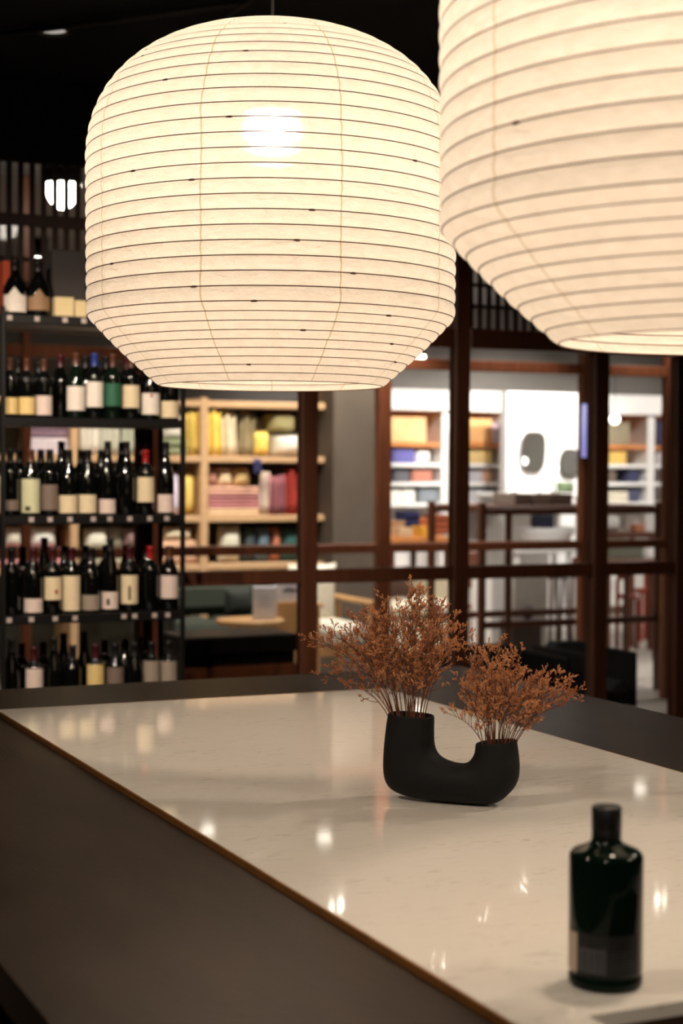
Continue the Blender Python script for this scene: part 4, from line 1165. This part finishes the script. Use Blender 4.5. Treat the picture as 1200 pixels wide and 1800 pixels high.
# ------------------------------------------------------------------ rear shelves and white display wall
VB = 13.85
def Xb(px): return X(px, VB)
def Zb(py, px=850): return Z(py, VB, px)
def rear_shelf(label, px0, px1, ups):
    a, c = Xb(px0), Xb(px1); cx = (a + c) / 2
    r = thing('rear_shelf', label, 'shelf', (cx, VB, 0))
    inv = Vector((-cx, -VB, 0))
    def p(name, m, *q):
        o = one_box(name, m, *q, 0.004, r); o.location = inv; return o
    zt = Zb(722)
    levels = [Zb(y) for y in (780, 815, 848, 884)]
    for u0, u1 in ups:
        p('upright', M_white, Xb(u0), Xb(u1), VB, VB + 0.4, 0, zt)
    spans = [(ups[i][1], ups[i + 1][0]) for i in range(len(ups) - 1)]
    for s0, s1 in spans:
        p('shelf_board', M_orange, Xb(s0), Xb(s1), VB + 0.003, VB + 0.4, zt - 0.03, zt)
        for k, z in enumerate(levels):
            p('shelf_board', M_orange if k == 0 else M_white, Xb(s0), Xb(s1), VB + 0.003, VB + 0.4, z - 0.035, z)
        p('cubby_back', M_orange, Xb(s0), Xb(s1), VB + 0.38, VB + 0.4, levels[0], zt - 0.03)
        p('back_panel', mat('pale_back_panel', (206, 200, 196), 0.7), Xb(s0), Xb(s1), VB + 0.38, VB + 0.4, 0.1, levels[0] - 0.035)
    return levels
lv = rear_shelf('white and amber timber shelving on the rear shop wall, left of the white panel', 674, 888, [(668, 678), (776, 789), (880, 890)])
rear_shelf('white and amber timber shelving on the rear shop wall, right of the white panel', 1050, 1230, [(1046, 1054), (1137, 1150), (1226, 1236)])
structure(one_box('wall_bulkhead', M_white, X(560, VB), X(1290, VB), VB - 0.05, VR, Zb(724), Zb(688), 0.004))
g2 = 'goods on the rear shelves'
def good(px0, px1, py0, lev, rgb, label, cat='box', depth=0.22, name='storage_box'):
    return rect_box(name, label, cat, mat('goods_%d_%d_%d' % rgb, rgb, 0.7), px0, px1, py0, py0 + 20, VB + 0.05, depth, 0.012, g2, zfix=lv[lev])
good(684, 750, 733, 0, (232, 186, 130), 'long pale wood box in the amber cubby at left', name='wooden_box')
good(822, 866, 736, 0, (226, 172, 112), 'pale wood box in the amber cubby beside the white panel', name='wooden_box')
good(866, 873, 745, 0, (226, 206, 226), 'small lilac box in the amber cubby beside the white panel')
good(690, 730, 791, 1, (96, 92, 158), 'indigo storage box under the amber cubby')
cushion(732, 760, 791, 815, VB + 0.06, (240, 236, 228), 'plump white pouch beside the indigo box', g2, name='white_pouch', cat='pouch', base=lv[1])
good(822, 850, 792, 1, (204, 176, 120), 'straw-coloured basket on the rear shelf', 'basket', name='basket')
good(848, 865, 791, 1, (236, 206, 132), 'pale yellow box beside the straw-coloured basket')
good(693, 720, 828, 2, (86, 86, 92), 'dark grey box below the indigo box')
good(724, 760, 826, 2, (176, 112, 94), 'terracotta box below the white pouch')
good(822, 850, 828, 2, (170, 166, 172), 'grey box on the rear shelf beside the bar post')
good(848, 865, 826, 2, (222, 170, 140), 'peach box on the rear shelf near the white panel')
good(684, 706, 862, 3, (226, 222, 208), 'left of two white file boxes on the low rear shelf')
good(707, 730, 862, 3, (232, 228, 214), 'right of two white file boxes on the low rear shelf')
good(736, 770, 860, 3, (120, 126, 132), 'slate grey box on the low rear shelf')
good(822, 868, 862, 3, (188, 184, 188), 'wide pale grey box on the low rear shelf')
good(1068, 1108, 742, 0, (140, 128, 104), 'taupe box in the amber cubby right of the white panel')
good(1154, 1176, 738, 0, (56, 54, 84), 'navy box in the amber cubby at far right')
good(1072, 1102, 792, 1, (206, 170, 90), 'ochre basket on the right rear shelf', 'basket', name='basket')
good(1154, 1180, 794, 1, (196, 188, 190), 'pale grey box on the far right rear shelf')
good(1104, 1125, 827, 2, (54, 56, 88), 'dark blue box on the right rear shelf')
good(1066, 1084, 826, 2, (96, 84, 72), 'umber box on the right rear shelf')
good(1070, 1105, 864, 3, (206, 196, 176), 'cream box on the low right rear shelf')
good(1104, 1125, 862, 3, (72, 74, 100), 'slate blue box on the low right rear shelf')
# white display wall with two mirrors
VP = 13.2
pw = rect_box('display_wall', 'bright white display panel between the rear shelves', 'panel', mat('bright_white_panel', (246, 244, 242), 0.5, var=0.01), 890, 1034, 690, 960, VP, 0.12, zfix=0)
M_mirror = mat('mirror_silver', (216, 220, 222), 0.03, metal=1.0, var=0.01)
M_mframe = mat('dark_mirror_rim', (70, 62, 54), 0.5)
def mirror(px0, px1, py0, py1, label):
    v = VP - 0.03
    a, c = X(px0, v), X(px1, v); z1, z0 = Z(py0, v, (px0 + px1) / 2), Z(py1, v, (px0 + px1) / 2)
    cx = (a + c) / 2; hw = abs(c - a) / 2; hh = (z1 - z0) / 2
    r = thing('wall_mirror', label, 'mirror', (cx, v, z0), 'mirrors on the white panel')
    r.rotation_euler.x = math.radians(7)
    def outline(s):
        out = []
        for k in range(36):
            t = 2 * PI * k / 36; e = 0.62
            out.append((hw * s * math.copysign(abs(math.cos(t)) ** e, math.cos(t)), hh + (hh - hw * (1 - s)) * math.copysign(abs(math.sin(t)) ** e, math.sin(t))))
        return out
    b = MB(); o_ = outline(0.90); n = 36
    b.add([(q[0], 0.004, q[1]) for q in o_] + [(q[0], 0.02, q[1]) for q in o_], [tuple(range(n))] + [tuple(range(n, 2 * n))[::-1]] + [(k, n + k, n + (k + 1) % n, (k + 1) % n) for k in range(n)])
    b.build('mirror_glass', M_mirror, r)
    b = MB(); i_, u_ = outline(0.90), outline(1.0)
    vs = [(q[0], 0.0, q[1]) for q in i_] + [(q[0], 0.0, q[1]) for q in u_] + [(q[0], 0.029, q[1]) for q in u_] + [(q[0], 0.029, q[1]) for q in i_]
    fs = []
    for k in range(n):
        k2 = (k + 1) % n
        for j in range(4):
            j2 = (j + 1) % 4
            fs.append((j * n + k, j * n + k2, j2 * n + k2, j2 * n + k))
    b.add(vs, fs); b.build('mirror_frame', M_mframe, r)
mirror(914, 956, 758, 832, 'tall rounded mirror on the white panel')
mirror(984, 1018, 789, 838, 'lower rounded mirror beside the wide timber post')
# globe table lamps below the mirrors, ball pendant at right
M_globe = emit_mat('lit_opal_globe', (255, 246, 236), 6.0)
def globe(px, py, v, rad, label, support):
    p = hy(px, py, v)
    r = thing('globe_lamp', label, 'lamp', (p.x, v, support))
    b = MB(); n = 10; zc = p.z - support
    b.lathe([(0.0005 + rad * math.sin(PI * k / n), zc - rad * math.cos(PI * k / n)) for k in range(n + 1)], 20); b.build('globe', M_globe, r)
    b = MB(); b.tube([(0, 0, 0), (0, 0, zc - rad + 0.003)], 0.008, 8); b.build('stem', M_black, r)
    b = MB(); b.lathe([(0.0005, 0.0), (0.035, 0.0), (0.035, 0.012), (0.0005, 0.012)], 16); b.build('base', M_black, r)
dsk, zdk = wtable(884, 1030, 12.62, 868, 'white console table under the mirrors', 0.5)
for k, (px, py) in enumerate(((904, 823), (973, 823), (900, 856), (948, 855))):
    globe(px, py, 12.7 + 0.2 * (k < 2), 0.036, '%s small glowing globe lamp on the white console' % ('left rear', 'right rear', 'left front', 'right front')[k], zdk)
cushion(984, 1014, 826, 846, 12.92, (92, 108, 78), 'green leafy pot plant below the lower mirror', None, name='pot_plant', cat='plant', thick=0.12, base=zdk + 0.0)
p = hy(1080, 737, 12.6)
r = thing('globe_pendant', 'warm glowing ball pendant seen through the right pane', 'pendant lamp', (p.x, 12.6, p.z - 0.05))
b = MB(); n = 10; b.lathe([(0.0005 + 0.045 * math.sin(PI * k / n), 0.05 - 0.045 * math.cos(PI * k / n)) for k in range(n + 1)], 20); b.build('globe', M_globe, r)
b = MB(); b.tube([(0, 0, 0.094), (0, 0, ZT - p.z + 0.05)], 0.004, 6); b.build('cord', M_black, r)

# vertical light tube on the post of the second glass wall
M_lilac = emit_mat('lilac_tube', (150, 150, 232), 0.9)
p0, p1 = hy(1028, 706, VW2 - 0.07), hy(1028, 808, VW2 - 0.07)
r = thing('tube_light', 'slim lilac light tube upright on the wide timber post', 'tube light', (p1.x, VW2 - 0.055, p1.z))
b = MB(); b.tube([(0, 0, 0.01), (0, 0, p0.z - p1.z - 0.01)], 0.016, 12); b.build('tube', M_lilac, r)
for zz in (0.0, p0.z - p1.z - 0.014):
    b = MB(); b.lathe([(0.0005, zz), (0.018, zz), (0.018, zz + 0.014), (0.0005, zz + 0.014)], 12); b.build('end_cap', M_black, r)

# ------------------------------------------------------------------ ceiling lights
M_spot = emit_mat('lit_spot_lens', (255, 244, 226), 20.0)
M_spot_soft = emit_mat('lit_shop_spot_lens', (255, 244, 230), 6.0)
def ceiling_spot(P, label, rad=0.055, lens=None, dome=0.6):
    r = thing('ceiling_spotlight', label, 'spotlight', (P.x, P.y, ZT), 'ceiling spotlights')
    dz_ = P.z - ZT
    hz0 = min(0.0, dz_ + 0.13)
    if hz0 < 0:
        b = MB(); b.tube([(0, 0, 0), (0, 0, hz0 - 0.01)], 0.008, 8); b.build('drop_rod', M_black, r)
    b = MB(); b.lathe([(0.0005, hz0), (rad * 1.12, hz0), (rad * 1.12, dz_ - 0.004), (rad * 1.02, dz_ - 0.006), (rad * 1.0, dz_ + 0.004)], 20); b.build('housing', M_black, r)
    b = MB(); b.lathe([(0.0005 + rad * math.cos(PI / 2 * q_ / 6), dz_ + 0.003 - dome * rad * math.sin(PI / 2 * q_ / 6)) for q_ in range(7)], 20); b.build('lens', lens or M_spot, r)
def mirrored(px, py, z):       # ceiling point whose reflection in the table top is seen at this pixel
    q = hz(px, py, 2 * TZ - z); q.z = z; return q
zs_ = 2.97
direct = [((58, 451), 'spotlight seen between the slats over the wine shelf, left of a close pair'), ((75, 452), 'spotlight seen between the slats over the wine shelf, right of a close pair'), ((738, 624), 'spotlight peeking out below the right edge of the whole lantern')]
for (px, py), lb in direct:
    ceiling_spot(hz(px, py, zs_) if py < 500 else hy(px, py, 12.5), lb, 0.045 if py > 500 else 0.032, None, 1.4)
ceiling_spot(hz(110, 322, zs_), 'large bright spotlight behind the slatted grille at left', 0.092, None, 1.5)
refl = [(570, 1478), (630, 1452), (365, 1465), (1125, 1392), (920, 1570), (858, 1620), (595, 1600), (770, 1700), (1165, 1588), (1195, 1530)]
for px, py in refl:
    q = mirrored(px, py, zs_)
    ceiling_spot(q, 'ceiling spotlight beyond the glass, seen as a glint on the white stone', 0.055, M_spot_soft if q.y > VW2 else M_spot, 1.0)
# unlit recessed downlight in the bar ceiling; faint glow put into its reflector
M_reflector = mat('ribbed_reflector', (150, 146, 140), 0.3, metal=0.8, var=0.3, nscale=60)
q = hz(92, 51, ZT)
r = thing('recessed_downlight', 'round recessed downlight in the black ceiling at top left', 'downlight', (q.x, q.y, ZT))
b = MB(); b.lathe([(0.062, -0.002), (0.062, -0.012), (0.056, -0.012), (0.053, -0.004), (0.050, -0.002)], 28); b.build('trim_ring', M_reflector, r)
b = MB(); b.lathe([(0.050, -0.004), (0.030, -0.0015), (0.0005, -0.001)], 28); b.build('reflector', emit_mat('self_glow_reflector', (220, 210, 200), 0.6), r)
# ceiling tracks
for k, (a, c) in enumerate((((0, 60), (420, 8)), ((390, 30), (470, -20)))):
    pa, pb = hz(*a, ZT - 0.02), hz(*c, ZT - 0.02)
    b = MB(); b.tube([pa, pb], 0.012, 6); o = b.build('ceiling_conduit', mat('conduit_grey', (44, 40, 38), 0.6))
    tag(o, ('long dark conduit running across the black ceiling at left', 'short dark conduit on the black ceiling above the whole lantern')[k], 'conduit')

# spotlights of the bar itself, on the ceiling above and behind the camera
M_spot_bar = emit_mat('bar_spot_lens', (255, 226, 190), 12.0)
BAR = [(-0.7, 2.2, 1.25, 2.7, 95, 'bar spotlight left of the table, out of the picture'), (3.5, 2.4, 1.6, 2.8, 95, 'bar spotlight right of the table, out of the picture'),
       (-0.1, -0.1, 1.1, 1.55, 80, 'bar spotlight above the camera, out of the picture'), (3.3, 0.2, 1.3, 1.7, 60, 'bar spotlight right of the camera, out of the picture'),
       (-0.3, 3.6, 2.1, 6.4, 280, 'bar spotlight aimed at the wine shelf from the left'), (1.2, 4.4, 1.9, 6.4, 180, 'bar spotlight aimed at the wine shelf from above the table')]
for k, (x, y, tx, ty, pw_, lb) in enumerate(BAR):
    ceiling_spot(Vector((x, y, 2.97)), lb, 0.045, M_spot_bar)
    spot_light('bar_spot_beam', (x, y, 2.90), (tx, ty, 0.92 if k < 4 else 1.2), pw_, WARM, 62 if k < 4 else 48)
